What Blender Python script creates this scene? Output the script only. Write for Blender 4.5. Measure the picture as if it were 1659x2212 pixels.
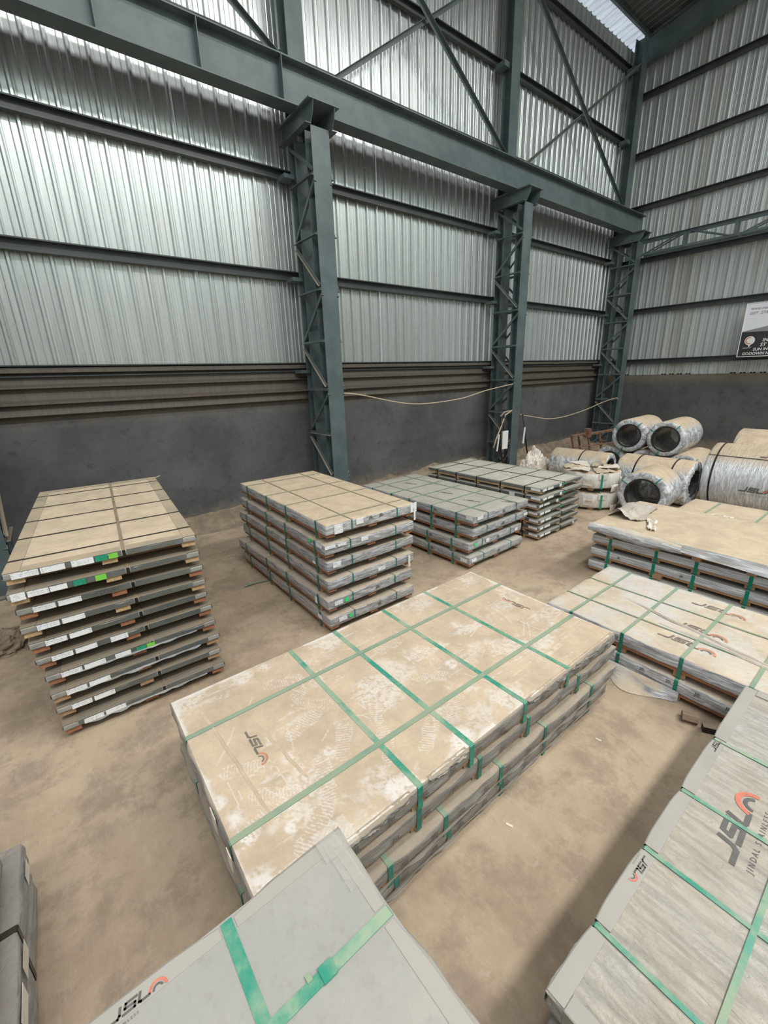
import bpy, math, random
import numpy as np
from mathutils import Vector, Matrix, noise

# ------------------------------------------------------------------ scene reset
for o in list(bpy.data.objects):
    bpy.data.objects.remove(o)
SC = bpy.context.scene
COL = SC.collection
R = math.radians
random.seed(7)

# ------------------------------------------------------------------ camera
EYE = Vector((0.0, 0.0, 2.6))
YAW, PITCH, ROLL = R(37.542), R(17.801), R(-1.838)
fw = Vector((math.sin(YAW) * math.cos(PITCH), math.cos(YAW) * math.cos(PITCH), -math.sin(PITCH)))
rt0 = Vector((math.cos(YAW), -math.sin(YAW), 0)); up0 = rt0.cross(fw)
rt = rt0 * math.cos(ROLL) + up0 * math.sin(ROLL)
up = -rt0 * math.sin(ROLL) + up0 * math.cos(ROLL)
cd = bpy.data.cameras.new('camera'); cam = bpy.data.objects.new('camera', cd); COL.objects.link(cam)
cd.sensor_fit = 'HORIZONTAL'; cd.sensor_width = 36.0; cd.lens = 36.0 * 920.586 / 1659.0
cd.clip_start = 0.02; cd.clip_end = 200
M = Matrix((rt, up, -fw)).transposed().to_4x4(); M.translation = EYE
cam.matrix_world = M
SC.camera = cam

# ------------------------------------------------------------------ sky, daylight, exposure
w = bpy.data.worlds.new('sky'); SC.world = w; w.use_nodes = True
bgn = w.node_tree.nodes['Background']
bgn.inputs[0].default_value = (0.93, 0.965, 1.0, 1); bgn.inputs[1].default_value = 0.85

def area(name, loc, direc, sx, sy, power, col):
    l = bpy.data.lights.new(name, 'AREA'); l.shape = 'RECTANGLE'; l.size = sx; l.size_y = sy
    l.energy = power; l.color = col
    o = bpy.data.objects.new(name, l); COL.objects.link(o); o.location = loc
    o.rotation_euler = Vector(direc).to_track_quat('-Z', 'Y').to_euler()
    return o
SKY1 = area('roof_skylight_far', (4.5, -5.8, 14.0), (0, 0.1, -1), 22, 1.6, 2750, (1.0, 0.985, 0.96))
SKY2 = area('roof_skylight_near', (4.5, -0.6, 13.15), (0, 0.05, -1), 20, 1.3, 800, (1.0, 0.985, 0.96))

SC.view_settings.view_transform = 'Standard'; SC.view_settings.look = 'None'
SC.view_settings.gamma = 1.0; SC.view_settings.exposure = 0.0
SC.view_settings.use_curve_mapping = False

# ------------------------------------------------------------------ helpers
def tag(o, label=None, cat=None, group=None, kind=None):
    if label: o['label'] = label
    if cat: o['category'] = cat
    if group: o['group'] = group
    if kind: o['kind'] = kind
    return o

def thing(name, loc, label, cat, group=None, rz=0.0):
    o = bpy.data.objects.new(name, None); COL.objects.link(o); o.location = loc
    o.rotation_euler = (0, 0, rz); o.empty_display_size = 0.1
    return tag(o, label, cat, group)

def link(name, me, parent=None, loc=None, rot=None):
    o = bpy.data.objects.new(name, me); COL.objects.link(o)
    if parent: o.parent = parent
    if loc is not None: o.location = loc
    if rot is not None: o.rotation_euler = rot
    return o

class MB:
    def __init__(s): s.v = []; s.f = []; s.m = []; s.cur = 0
    def add(s, vs, fs):
        b = len(s.v); s.v += [tuple(p) for p in vs]
        for f in fs: s.f.append(tuple(b + i for i in f)); s.m.append(s.cur)
        return s
    def box(s, x0, x1, y0, y1, z0, z1):
        return s.add([(x0,y0,z0),(x1,y0,z0),(x1,y1,z0),(x0,y1,z0),(x0,y0,z1),(x1,y0,z1),(x1,y1,z1),(x0,y1,z1)],
                     [(0,3,2,1),(4,5,6,7),(0,1,5,4),(1,2,6,5),(2,3,7,6),(3,0,4,7)])
    def prof(s, p, q, poly, upv=(0,0,1)):
        """extrude a closed 2D polygon (side, up) from p to q"""
        p = Vector(p); q = Vector(q); d = (q - p).normalized(); u = Vector(upv)
        sd = d.cross(u)
        if sd.length < 1e-4: sd = d.cross(Vector((0,1,0)))
        sd.normalize(); u = sd.cross(d).normalized()
        n = len(poly)
        vs = [p + sd * a + u * b for a, b in poly] + [q + sd * a + u * b for a, b in poly]
        fs = [(i, (i+1) % n, n + (i+1) % n, n + i) for i in range(n)]
        # cap with fan of quads is unsafe for concave shapes: let Blender tessellate the ngon
        fs += [tuple(range(n-1, -1, -1)), tuple(range(n, 2*n))]
        return s.add(vs, fs)
    def bar(s, p, q, w, h, upv=(0,0,1)):
        return s.prof(p, q, [(-w/2,-h/2),(w/2,-h/2),(w/2,h/2),(-w/2,h/2)], upv)
    def tube(s, pts, r, n=6, closed=False):
        pts = [Vector(p) for p in pts]; b = len(s.v); N = len(pts); prev = None
        for i, p in enumerate(pts):
            d = (pts[min(i+1, N-1)] - pts[max(i-1, 0)])
            if d.length < 1e-7: d = Vector((0,0,1))
            d.normalize()
            a = prev if prev else (Vector((0,0,1)) if abs(d.z) < .9 else Vector((1,0,0)))
            a = (a - d * a.dot(d)).normalized(); prev = a; c = d.cross(a)
            rr = r[i] if isinstance(r, (list, tuple)) else r
            for k in range(n):
                t = 2*math.pi*k/n
                s.v.append(tuple(p + (a*math.cos(t) + c*math.sin(t)) * rr))
        for i in range(N-1):
            for k in range(n):
                s.f.append((b+i*n+k, b+i*n+(k+1)%n, b+(i+1)*n+(k+1)%n, b+(i+1)*n+k)); s.m.append(s.cur)
        s.f.append(tuple(b+k for k in range(n-1,-1,-1))); s.m.append(s.cur)
        s.f.append(tuple(b+(N-1)*n+k for k in range(n))); s.m.append(s.cur)
        return s
    def grid(s, fn, nu, nv, closed_u=False):
        b = len(s.v)
        for j in range(nv+1):
            for i in range(nu + (0 if closed_u else 1)):
                s.v.append(tuple(fn(i/nu, j/nv)))
        W = nu if closed_u else nu+1
        for j in range(nv):
            for i in range(nu):
                i2 = (i+1) % W
                s.f.append((b+j*W+i, b+j*W+i2, b+(j+1)*W+i2, b+(j+1)*W+i)); s.m.append(s.cur)
        return s
    def me(s, name, mats, smooth=False):
        m = bpy.data.meshes.new(name); m.from_pydata(s.v, [], s.f)
        if not isinstance(mats, (list, tuple)): mats = [mats]
        for x in mats: m.materials.append(x)
        if len(mats) > 1: m.polygons.foreach_set('material_index', s.m)
        if smooth: m.polygons.foreach_set('use_smooth', [True]*len(m.polygons))
        m.update(); return m
    def build(s, name, mats, parent=None, loc=None, smooth=False, rot=None):
        return link(name, s.me(name, mats, smooth), parent, loc, rot)

# profiles (side, up)
def I_prof(w, h, tf, tw):
    a = w/2; c = tw/2
    return [(-a,-h/2),(a,-h/2),(a,-h/2+tf),(c,-h/2+tf),(c,h/2-tf),(a,h/2-tf),(a,h/2),(-a,h/2),(-a,h/2-tf),(-c,h/2-tf),(-c,-h/2+tf),(-a,-h/2+tf)]
def C_prof(w, h, t, flip=1):
    return [(0,-h/2),(flip*w,-h/2),(flip*w,-h/2+t),(flip*t,-h/2+t),(flip*t,h/2-t),(flip*w,h/2-t),(flip*w,h/2),(0,h/2)]
def L_prof(a, t, fx=1, fy=1):
    return [(0,0),(fx*a,0),(fx*a,fy*t),(fx*t,fy*t),(fx*t,fy*a),(0,fy*a)]

# ------------------------------------------------------------------ materials
def nt(name):
    m = bpy.data.materials.new(name); m.use_nodes = True; t = m.node_tree
    return m, t, t.nodes['Principled BSDF']
def N(t, typ, **kw):
    n = t.nodes.new(typ)
    for k, v in kw.items():
        if k.startswith('_'): setattr(n, k[1:], v)
    return n
def setin(n, d):
    for k, v in d.items(): n.inputs[k].default_value = v
    return n
def coords(t, scale=(1,1,1), rot=(0,0,0), rnd=True):
    tc = N(t, 'ShaderNodeTexCoord'); mp = N(t, 'ShaderNodeMapping')
    mp.inputs['Scale'].default_value = scale; mp.inputs['Rotation'].default_value = rot
    t.links.new(tc.outputs['Object'], mp.inputs['Vector'])
    if rnd:
        oi = N(t, 'ShaderNodeObjectInfo'); mu = N(t, 'ShaderNodeMath', _operation='MULTIPLY'); mu.inputs[1].default_value = 37.0
        t.links.new(oi.outputs['Random'], mu.inputs[0]); t.links.new(mu.outputs[0], mp.inputs['Location'])
    return mp.outputs[0]
def noi(t, vec, scale, detail=4, rough=.6, dist=0.0):
    n = N(t, 'ShaderNodeTexNoise'); setin(n, {'Scale': scale, 'Detail': detail, 'Roughness': rough, 'Distortion': dist})
    if vec is not None: t.links.new(vec, n.inputs['Vector'])
    return n.outputs['Fac']
def ramp(t, f, lo, hi, a=0.0, b=1.0):
    r = N(t, 'ShaderNodeMapRange', _interpolation_type='SMOOTHSTEP')
    setin(r, {'From Min': lo, 'From Max': hi, 'To Min': a, 'To Max': b}); t.links.new(f, r.inputs['Value'])
    return r.outputs[0]
def mth(t, op, a, b=None):
    n = N(t, 'ShaderNodeMath', _operation=op)
    for i, x in enumerate((a, b)):
        if x is None: continue
        if isinstance(x, (int, float)): n.inputs[i].default_value = x
        else: t.links.new(x, n.inputs[i])
    return n.outputs[0]
def mixc(t, f, a, b):
    n = N(t, 'ShaderNodeMix', _data_type='RGBA')
    if isinstance(f, (int, float)): n.inputs[0].default_value = f
    else: t.links.new(f, n.inputs[0])
    for idx, x in ((6, a), (7, b)):
        if isinstance(x, tuple): n.inputs[idx].default_value = (*x[:3], 1)
        else: t.links.new(x, n.inputs[idx])
    return n.outputs[2]
def bump(t, h, bs, strength, dist=.01):
    b = N(t, 'ShaderNodeBump'); setin(b, {'Strength': strength, 'Distance': dist})
    t.links.new(h, b.inputs['Height']); t.links.new(b.outputs[0], bs.inputs['Normal']); return b
def upmask(t, lo=.45, hi=.9):
    g = N(t, 'ShaderNodeNewGeometry'); s = N(t, 'ShaderNodeSeparateXYZ')
    t.links.new(g.outputs['Normal'], s.inputs[0]); return ramp(t, s.outputs[2], lo, hi)

DUST = (0.56, 0.455, 0.335)
def m_simple(name, col, rough=.6, metal=0.0, var=.15, nscale=8, bumpk=.2, dust=0.0, dustcol=DUST):
    m, t, b = nt(name); v = coords(t)
    n = noi(t, v, nscale)
    c = mixc(t, ramp(t, n, .3, .7), tuple(x*(1-var) for x in col), tuple(min(1, x*(1+var)) for x in col))
    if dust:
        d = mth(t, 'MULTIPLY', upmask(t), ramp(t, noi(t, v, 3), .2, .6, dust*.6, dust))
        c = mixc(t, d, c, dustcol)
        t.links.new(ramp(t, d, 0, 1, rough, .9), b.inputs['Roughness'])
    else: b.inputs['Roughness'].default_value = rough
    t.links.new(c, b.inputs['Base Color']); b.inputs['Metallic'].default_value = metal
    if bumpk: bump(t, noi(t, v, nscale*6), b, bumpk, .003)
    return m

def m_wrap(name, base, base2, dust=.9, dustcol=DUST, rough=.3, wr_scale=(3, 14, 3), wr_rot=(0, 0, .6), wr=.5, patch=.35,
           white=(.72,.71,.68), side_dust=.12, scuff=False, metal=0.0, wdet=6):
    """grey plastic film over sheets, dust lying on whatever faces up"""
    m, t, b = nt(name)
    v = coords(t); vs = coords(t, wr_scale, wr_rot)
    big = noi(t, v, 1.7, 5, .62, .4); fine = noi(t, v, 26, 5, .7); w1 = noi(t, vs, 2.2, wdet, .65, 1.2)
    basec = mixc(t, ramp(t, w1, .35, .68), base, base2)  # base2 streaks put the fold highlights of the film into its colour
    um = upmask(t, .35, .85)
    cover = mth(t, 'MULTIPLY', ramp(t, mth(t, 'ADD', mth(t, 'MULTIPLY', big, .7), mth(t, 'MULTIPLY', w1, .3)), patch-.12, patch+.12), dust)
    if scuff:
        at = N(t, 'ShaderNodeAttribute', _attribute_name='scuff')
        cover = mth(t, 'MULTIPLY', cover, mth(t, 'SUBTRACT', 1.0, mth(t, 'MULTIPLY', at.outputs['Fac'], .8)))
    d = mth(t, 'ADD', mth(t, 'MULTIPLY', um, cover), mth(t, 'MULTIPLY', ramp(t, fine, .35, .75), side_dust))
    d = mth(t, 'MINIMUM', d, 1.0)
    dc = mixc(t, ramp(t, noi(t, v, 4.5, 6, .7), .32, .7), tuple(x*.86 for x in dustcol), tuple(min(1, x*1.1) for x in dustcol))
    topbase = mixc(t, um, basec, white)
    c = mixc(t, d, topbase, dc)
    c = mixc(t, ramp(t, fine, .25, .5, .22, 0.0), c, (.2, .17, .13))
    t.links.new(c, b.inputs['Base Color'])
    t.links.new(ramp(t, d, 0, .9, rough, .88), b.inputs['Roughness']); b.inputs['Metallic'].default_value = metal
    h = mth(t, 'ADD', mth(t, 'MULTIPLY', w1, 1.0), mth(t, 'MULTIPLY', noi(t, v, 60, 3), .06))
    bump(t, h, b, wr, .02)
    return m

def m_steel_paint(name='painted_steel', c1=(.07, .1, .106), c2=(.108, .145, .15)):
    m, t, b = nt(name); v = coords(t)
    n = noi(t, v, 2.5, 6, .6); f = noi(t, v, 30, 4)
    c = mixc(t, ramp(t, n, .3, .7), c1, c2)
    c = mixc(t, ramp(t, f, .62, .8, 0, .35), c, (.2, .17, .13))
    d = mth(t, 'MULTIPLY', upmask(t, .2, .8), ramp(t, n, .2, .6, .5, .95))
    c = mixc(t, d, c, (.3, .245, .18))
    t.links.new(c, b.inputs['Base Color']); t.links.new(ramp(t, d, 0, 1, .42, .9), b.inputs['Roughness'])
    bump(t, f, b, .12, .004); return m

def m_clad(name, c1, c2, grime, gamt, metal=.45, rough=.36):
    m, t, b = nt(name)
    vs = coords(t, (9, 9, .25)); v = coords(t)
    st = noi(t, vs, 3.0, 5, .7); oi = N(t, 'ShaderNodeObjectInfo')
    c = mixc(t, ramp(t, st, .3, .72), c1, c2)
    tint = ramp(t, oi.outputs['Random'], 0, 1, .0, .28)
    c = mixc(t, tint, c, tuple(x*.72 for x in c1))
    g = noi(t, coords(t, (1.0, 1.0, .5)), 1.1, 7, .72, .5)
    gm = mth(t, 'MULTIPLY', ramp(t, g, .5, .78), gamt)
    c = mixc(t, gm, c, grime)
    # narrow dark run marks
    vr = coords(t, (16, 16, .6)); rr = mth(t, 'MULTIPLY', ramp(t, noi(t, vr, 2.0, 4, .8), .63, .75), gamt*.5)
    c = mixc(t, rr, c, tuple(x*.6 for x in grime))
    t.links.new(c, b.inputs['Base Color']); b.inputs['Metallic'].default_value = metal
    t.links.new(mth(t, 'ADD', ramp(t, st, .3, .7, rough-.03, rough+.05), mth(t, 'MULTIPLY', gm, .35)), b.inputs['Roughness'])
    bump(t, noi(t, coords(t, (14, 14, .3)), 4, 3), b, .05, .003)
    return m

def m_plaster():
    m, t, b = nt('dark_plaster'); v = coords(t, rnd=False)
    n = noi(t, v, .9, 8, .68, .3); n2 = noi(t, v, 7, 6, .7, .6); f = noi(t, v, 40, 4)
    c = mixc(t, ramp(t, n, .3, .7), (.062, .066, .068), (.115, .118, .117))
    c = mixc(t, ramp(t, n2, .56, .66, 0, .55), c, (.04, .045, .048))
    c = mixc(t, ramp(t, noi(t, coords(t, (3, 3, .5), rnd=False), 2.2, 5, .7), .66, .78, 0, .35), c, (.2, .195, .18))
    s = N(t, 'ShaderNodeSeparateXYZ'); g = N(t, 'ShaderNodeNewGeometry'); t.links.new(g.outputs['Position'], s.inputs[0])
    # settled dust: a ragged tan band at the foot and under the sheeting
    foot = ramp(t, mth(t, 'ADD', s.outputs[2], mth(t, 'MULTIPLY', n2, .55)), .3, .75, .75, 0)
    topb = ramp(t, mth(t, 'ADD', s.outputs[2], mth(t, 'MULTIPLY', n2, .5)), 2.2, 2.5, 0, .45)
    c = mixc(t, mth(t, 'MAXIMUM', foot, topb), c, (.25, .2, .145))
    t.links.new(c, b.inputs['Base Color']); b.inputs['Roughness'].default_value = .82
    bump(t, mth(t, 'ADD', n2, mth(t, 'MULTIPLY', f, .3)), b, .5, .02); return m

def m_floor():
    m, t, b = nt('dusty_floor'); v = coords(t, rnd=False)
    n = noi(t, v, .55, 8, .68, .15); n2 = noi(t, v, 2.4, 9, .76, .15); f = noi(t, v, 45, 5, .7)
    vr = coords(t, (20, 5, 1), (0, 0, .45), rnd=False); st = noi(t, vr, 1.0, 7, .74, .15)
    vq = coords(t, (7, 16, 1), (0, 0, -.5), rnd=False); st2 = noi(t, vq, 1.0, 6, .76, .3)
    c = mixc(t, ramp(t, n, .32, .68), (.33, .25, .17), (.52, .415, .295))
    c = mixc(t, ramp(t, n2, .45, .62, 0, .65), c, (.25, .195, .14))
    c = mixc(t, ramp(t, st, .5, .7, 0, .28), c, (.55, .455, .33))
    c = mixc(t, ramp(t, st2, .6, .72, 0, .3), c, (.56, .49, .4))
    c = mixc(t, ramp(t, f, .62, .75, 0, .35), c, (.2, .165, .125))
    t.links.new(c, b.inputs['Base Color']); b.inputs['Roughness'].default_value = .78
    h = mth(t, 'ADD', mth(t, 'MULTIPLY', n2, .5), mth(t, 'ADD', mth(t, 'MULTIPLY', st, .4), mth(t, 'MULTIPLY', f, .25)))
    bump(t, h, b, .45, .02); return m

def m_wood(name, col):
    m, t, b = nt(name); v = coords(t, (2, 2, 2)); n = noi(t, coords(t, (30, 3, 30)), 1.5, 5, .7)
    c = mixc(t, ramp(t, n, .3, .7), tuple(x*.7 for x in col), col)
    c = mixc(t, ramp(t, noi(t, v, 9), .62, .75, 0, .5), c, (.16, .1, .06))
    t.links.new(c, b.inputs['Base Color']); b.inputs['Roughness'].default_value = .8
    bump(t, n, b, .25, .003); return m

def m_sticker(name, bg, ink=(.08,.08,.09), dens=.5):
    m, t, b = nt(name); tc = N(t, 'ShaderNodeTexCoord'); sp = N(t, 'ShaderNodeSeparateXYZ'); t.links.new(tc.outputs['Object'], sp.inputs[0])
    row = mth(t, 'GREATER_THAN', mth(t, 'SINE', mth(t, 'MULTIPLY', sp.outputs[2], 2*math.pi/.0125)), .1)
    mp = N(t, 'ShaderNodeMapping'); mp.inputs['Scale'].default_value = (90, 90, 80); t.links.new(tc.outputs['Object'], mp.inputs[0])
    mp2 = N(t, 'ShaderNodeMapping'); mp2.inputs['Scale'].default_value = (14, 14, 30); t.links.new(tc.outputs['Object'], mp2.inputs[0])
    f = mth(t, 'MULTIPLY', row, mth(t, 'MULTIPLY', ramp(t, noi(t, mp.outputs[0], 1, 2), .46, .56, 0, dens), ramp(t, noi(t, mp2.outputs[0], 1, 1), .45, .55)))
    c = mixc(t, f, bg, ink); t.links.new(c, b.inputs['Base Color']); b.inputs['Roughness'].default_value = .5
    return m

STEEL = m_steel_paint(); RAIL = m_steel_paint('grimy_rail_steel', (.036, .048, .05), (.06, .073, .073))
CLAD_L = m_clad('galvanised_sheet', (.56, .605, .59), (.64, .685, .67), (.24, .2, .15), .34, .7, .29)
CLAD_E = m_clad('stained_galvanised_sheet', (.45, .5, .485), (.6, .66, .64), (.2, .165, .12), .72, .4, .42)
CLAD_D = m_clad('dirty_flashing_metal', (.085, .08, .07), (.14, .125, .1), (.15, .115, .078), .8, .1, .6)
def m_fibre():
    m, t, b = nt('translucent_eave_sheet'); tr_ = N(t, 'ShaderNodeBsdfTranslucent'); tr_.inputs[0].default_value = (.93, .96, 1, 1)
    b.inputs['Base Color'].default_value = (.7, .74, .78, 1); b.inputs['Roughness'].default_value = .4; mx = N(t, 'ShaderNodeMixShader')
    v = coords(t, (6, 6, 1)); t.links.new(ramp(t, noi(t, v, 3), .3, .7, .55, .95), mx.inputs[0]); o = t.nodes['Material Output']
    t.links.new(b.outputs[0], mx.inputs[1]); t.links.new(tr_.outputs[0], mx.inputs[2]); t.links.new(mx.outputs[0], o.inputs[0]); return m
FIBRE = m_fibre()
ROOFM = m_clad('roof_sheet_metal', (.12, .13, .13), (.2, .215, .215), (.08, .07, .06), .5, .3, .5)
PLASTER = m_plaster(); FLOOR = m_floor()
WOOD_R = m_wood('red_brown_wood', (.42, .185, .095)); WOOD_Y = m_wood('pale_pine_wood', (.62, .43, .24)); WOOD_T = m_wood('tan_wood', (.5, .31, .17))
GREEN = m_simple('green_strapping', (.004, .24, .17), .32, 0, .1, 20, .1, dust=.55, dustcol=(.33, .42, .31))
GREEN_D = m_simple('dusty_green_strapping', (.02, .2, .15), .45, 0, .15, 20, .1, dust=.95, dustcol=(.3, .36, .25))
def m_strap_worn():
    m, t, b = nt('worn_green_strapping'); v = coords(t); n = noi(t, v, 2.4, 5, .65); f = noi(t, v, 22, 4, .7)
    d = mth(t, 'MULTIPLY', upmask(t), ramp(t, mth(t, 'ADD', mth(t, 'MULTIPLY', n, .75), mth(t, 'MULTIPLY', f, .25)), .4, .6, .12, .85))
    c = mixc(t, d, (.0, .27, .19), (.36, .42, .29))
    t.links.new(c, b.inputs['Base Color']); t.links.new(ramp(t, d, 0, 1, .22, .8), b.inputs['Roughness']); return m
GREEN_F = m_strap_worn()
def m_clear():
    m, t, b = nt('clear_tape'); b.inputs['Base Color'].default_value = (.7, .68, .62, 1); b.inputs['Roughness'].default_value = .18
    v = coords(t); n = noi(t, v, 40, 3); b.inputs['Alpha'].default_value = .35; bump(t, noi(t, coords(t, (3, 40, 3)), 12, 3), b, .5, .004)
    t.links.new(ramp(t, n, .3, .7, .2, .38), b.inputs['Alpha']); return m
CLEAR = m_clear()
GREEN_T = m_simple('dust_buried_green_strapping', (.012, .17, .12), .45, 0, .15, 20, .1, dust=1.0, dustcol=(.42, .345, .24))
BLACK_DUSTY = m_simple('dusty_black_strapping', (.03, .03, .032), .35, .5, .2, 20, .1, dust=1.0, dustcol=(.36, .29, .2))
BLACK_ST = m_simple('black_steel_strapping', (.022, .022, .024), .35, .5, .2, 20, .1, dust=.8, dustcol=(.085, .07, .05))
GUARD = m_simple('grey_edge_guard', (.36, .355, .335), .3, .1, .06, 3, .06, dust=.45, dustcol=(.44, .4, .33))
GUARD_A = m_simple('galvanised_edge_guard', (.2, .22, .21), .38, .5, .15, 5, .12, dust=.97, dustcol=(.56, .455, .325))
GUARD_A2 = m_simple('gap_shaded_edge_guard', (.17, .185, .18), .38, .5, .15, 5, .12, dust=.95, dustcol=(.33, .275, .2))  # guard of the covered layers, its dust toned down with painted gap shade
GUARD_D = m_simple('dark_edge_guard', (.16, .17, .165), .42, .3, .15, 5, .12, dust=.9, dustcol=(.44, .425, .35))
STK_W = m_sticker('white_printed_sticker', (.82, .84, .85)); STK_G = m_sticker('green_sticker', (.02, .3, .17), (.0, .08, .05), .5)
STK_L = m_sticker('lime_sticker', (.2, .62, .08), (.05, .2, .02), .4); STK_N = m_sticker('neon_green_sticker', (.03, .8, .2), (.0, .3, .05), .2)
PRINT = m_simple('dark_grey_print', (.12, .115, .108), .6, 0, .1, 30, 0)
PRINT_S = m_simple('faded_print', (.19, .16, .13), .75, 0, .35, 12, 0)
PRINT_R = m_simple('red_print', (.6, .19, .13), .6, 0, .15, 20, 0)
PRINT_RS = m_simple('faded_red_print', (.52, .24, .15), .75, 0, .3, 12, 0)
RUBBER = m_simple('black_rubber', (.012, .012, .013), .5, 0, .1, 20, .1)
WHITEP = m_simple('white_plastic', (.78, .79, .78), .4, 0, .04, 8, .05)
RUST = m_simple('rusty_iron', (.2, .11, .075), .8, .1, .35, 14, .4, dust=.5)
ROPEM = m_simple('pale_rope', (.5, .42, .31), .9, 0, .2, 60, .5)
CRUMP = m_simple('crumpled_white_plastic', (.78, .73, .65), .45, 0, .15, 6, .3, dust=.35)
FILMG = m_simple('grey_film', (.4, .41, .41), .28, .1, .2, 9, .4, dust=.6)
DIRTM = m_simple('heaped_dust', (.235, .185, .13), .95, 0, .25, 5, .8)
RING = m_simple('dark_core_ring', (.035, .034, .033), .5, .3, .2, 10, .1, dust=.6)

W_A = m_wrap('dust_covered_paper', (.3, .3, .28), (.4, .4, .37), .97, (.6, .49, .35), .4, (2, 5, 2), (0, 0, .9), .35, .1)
W_A2 = m_wrap('gap_shaded_dust_paper', (.26, .26, .24), (.36, .36, .33), .9, (.3, .25, .18), .4, (3, 9, 3), (0, 0, .9), .4, .2)  # dusty paper of the covered layers, darkened to carry the shade of the gaps
W_B = m_wrap('grey_film_glint_streaks', (.2, .205, .215), (.72, .73, .75), .96, (.58, .47, .33), .3, (2.6, 1.7, 30), (.3, .35, 0), .45, .12, (.5,.49,.46), .1)  # lighter tone paints the streak highlights on the film sides
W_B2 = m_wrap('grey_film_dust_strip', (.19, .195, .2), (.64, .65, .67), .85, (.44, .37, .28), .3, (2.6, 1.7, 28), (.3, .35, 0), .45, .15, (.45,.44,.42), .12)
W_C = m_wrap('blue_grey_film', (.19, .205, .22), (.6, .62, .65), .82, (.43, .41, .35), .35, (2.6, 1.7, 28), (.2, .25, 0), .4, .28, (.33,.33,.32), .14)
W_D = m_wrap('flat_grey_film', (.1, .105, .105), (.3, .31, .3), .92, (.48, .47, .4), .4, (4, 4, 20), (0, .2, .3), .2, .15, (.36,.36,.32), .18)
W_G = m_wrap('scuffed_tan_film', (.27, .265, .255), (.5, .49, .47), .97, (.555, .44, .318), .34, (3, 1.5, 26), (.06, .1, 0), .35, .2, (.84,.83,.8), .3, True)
W_G2 = m_wrap('dull_grey_film', (.2, .195, .185), (.36, .35, .33), .9, (.36, .3, .225), .4, (3, 1.5, 26), (.06, .1, 0), .45, .15, (.4,.38,.35), .35)
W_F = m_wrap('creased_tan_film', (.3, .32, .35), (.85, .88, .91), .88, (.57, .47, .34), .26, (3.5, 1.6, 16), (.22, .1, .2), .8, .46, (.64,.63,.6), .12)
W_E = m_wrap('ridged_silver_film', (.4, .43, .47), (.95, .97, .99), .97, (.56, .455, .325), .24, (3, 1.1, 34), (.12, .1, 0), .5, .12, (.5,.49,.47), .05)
W_E1 = m_wrap('silver_film_thin_dust', (.38, .41, .45), (.95, .97, .99), .8, (.3, .285, .25), .26, (3, 1.1, 34), (.12, .1, 0), .5, .2, (.35,.36,.36), .06)
W_Q = m_wrap('creased_translucent_film', (.42, .42, .41), (.58, .58, .56), .68, (.47, .41, .32), .22, (2.6, 11, 3), (0, 0, 1.05), 1.0, .45, (.47,.465,.435), .12)
W_P = m_wrap('taut_grey_film', (.33, .335, .32), (.4, .4, .385), .35, (.4, .37, .31), .3, (2, 5, 2), (0, 0, .3), .18, .45, (.355,.355,.335), .08, True)
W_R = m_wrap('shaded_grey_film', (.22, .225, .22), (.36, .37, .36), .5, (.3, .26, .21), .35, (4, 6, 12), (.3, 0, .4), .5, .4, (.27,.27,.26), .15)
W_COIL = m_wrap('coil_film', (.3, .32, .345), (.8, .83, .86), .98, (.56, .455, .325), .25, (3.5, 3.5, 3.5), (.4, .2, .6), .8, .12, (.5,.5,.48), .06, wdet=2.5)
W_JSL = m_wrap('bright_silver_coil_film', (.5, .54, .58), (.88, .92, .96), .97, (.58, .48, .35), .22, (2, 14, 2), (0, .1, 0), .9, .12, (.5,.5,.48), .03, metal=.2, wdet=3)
W_PACK = m_wrap('white_coil_paper', (.62, .6, .55), (.86, .84, .8), .8, (.52, .4, .27), .5, (14, 14, 2), (0, 0, 0), .6, .25, (.75,.72,.66), .1)
BORE = m_simple('dark_coil_bore', (.16, .155, .14), .35, .3, .6, 9, .6)

# ------------------------------------------------------------------ setting: floor and walls
def floor_mesh():
    b = MB(); n = 60
    b.box(-14, 16.6, -14, 8.1, -.25, 0)
    return b
tag(floor_mesh().build('floor', FLOOR), kind='structure')

# corrugated sheet: vertical, cover width 4 pitches; profile faces -Y
PIT = .235
def rib_profile(n, pit, dep):
    pts = []
    for k in range(n):
        x = k*pit
        pts += [(x, 0), (x+.012, 0.004), (x+.024, 0), (x+.085, 0), (x+.093, .005), (x+.101, 0), (x+.16, 0),
                (x+.178, dep), (x+.206, dep), (x+.226, 0)]
    pts.append((n*pit, 0)); return pts
def sheet_me(n, pit, dep, h, mat, th=.0015, name='cladding_sheet', zs=None):
    p = rib_profile(n, pit, dep); b = MB(); zs = zs or [0, h]
    for side, off in ((0, 0.0), (1, th)):
        base = len(b.v)
        for z in zs:
            for x, d in p: b.v.append((x, -d + off, z))
        W = len(p)
        for j in range(len(zs)-1):
            for i in range(W-1):
                f = (base+j*W+i, base+j*W+i+1, base+(j+1)*W+i+1, base+(j+1)*W+i)
                b.f.append(f if side == 0 else f[::-1]); b.m.append(0)
    return b.me(name, mat)

WL, XE = 8.0, 16.6
# left wall: plaster dado + sheets + girts
wl = MB().box(-6, XE+.2, WL, WL+.2, 0, 2.2).build('wall_left', PLASTER); tag(wl, kind='structure')
SH_L = sheet_me(4, PIT, .036, 8.62, CLAD_L)
x = -6.0
while x < XE-.5:
    link('cladding_sheet', SH_L, wl, (x, WL-.008*(int(x*7) % 2), 2.84)); x += 4*PIT
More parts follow.
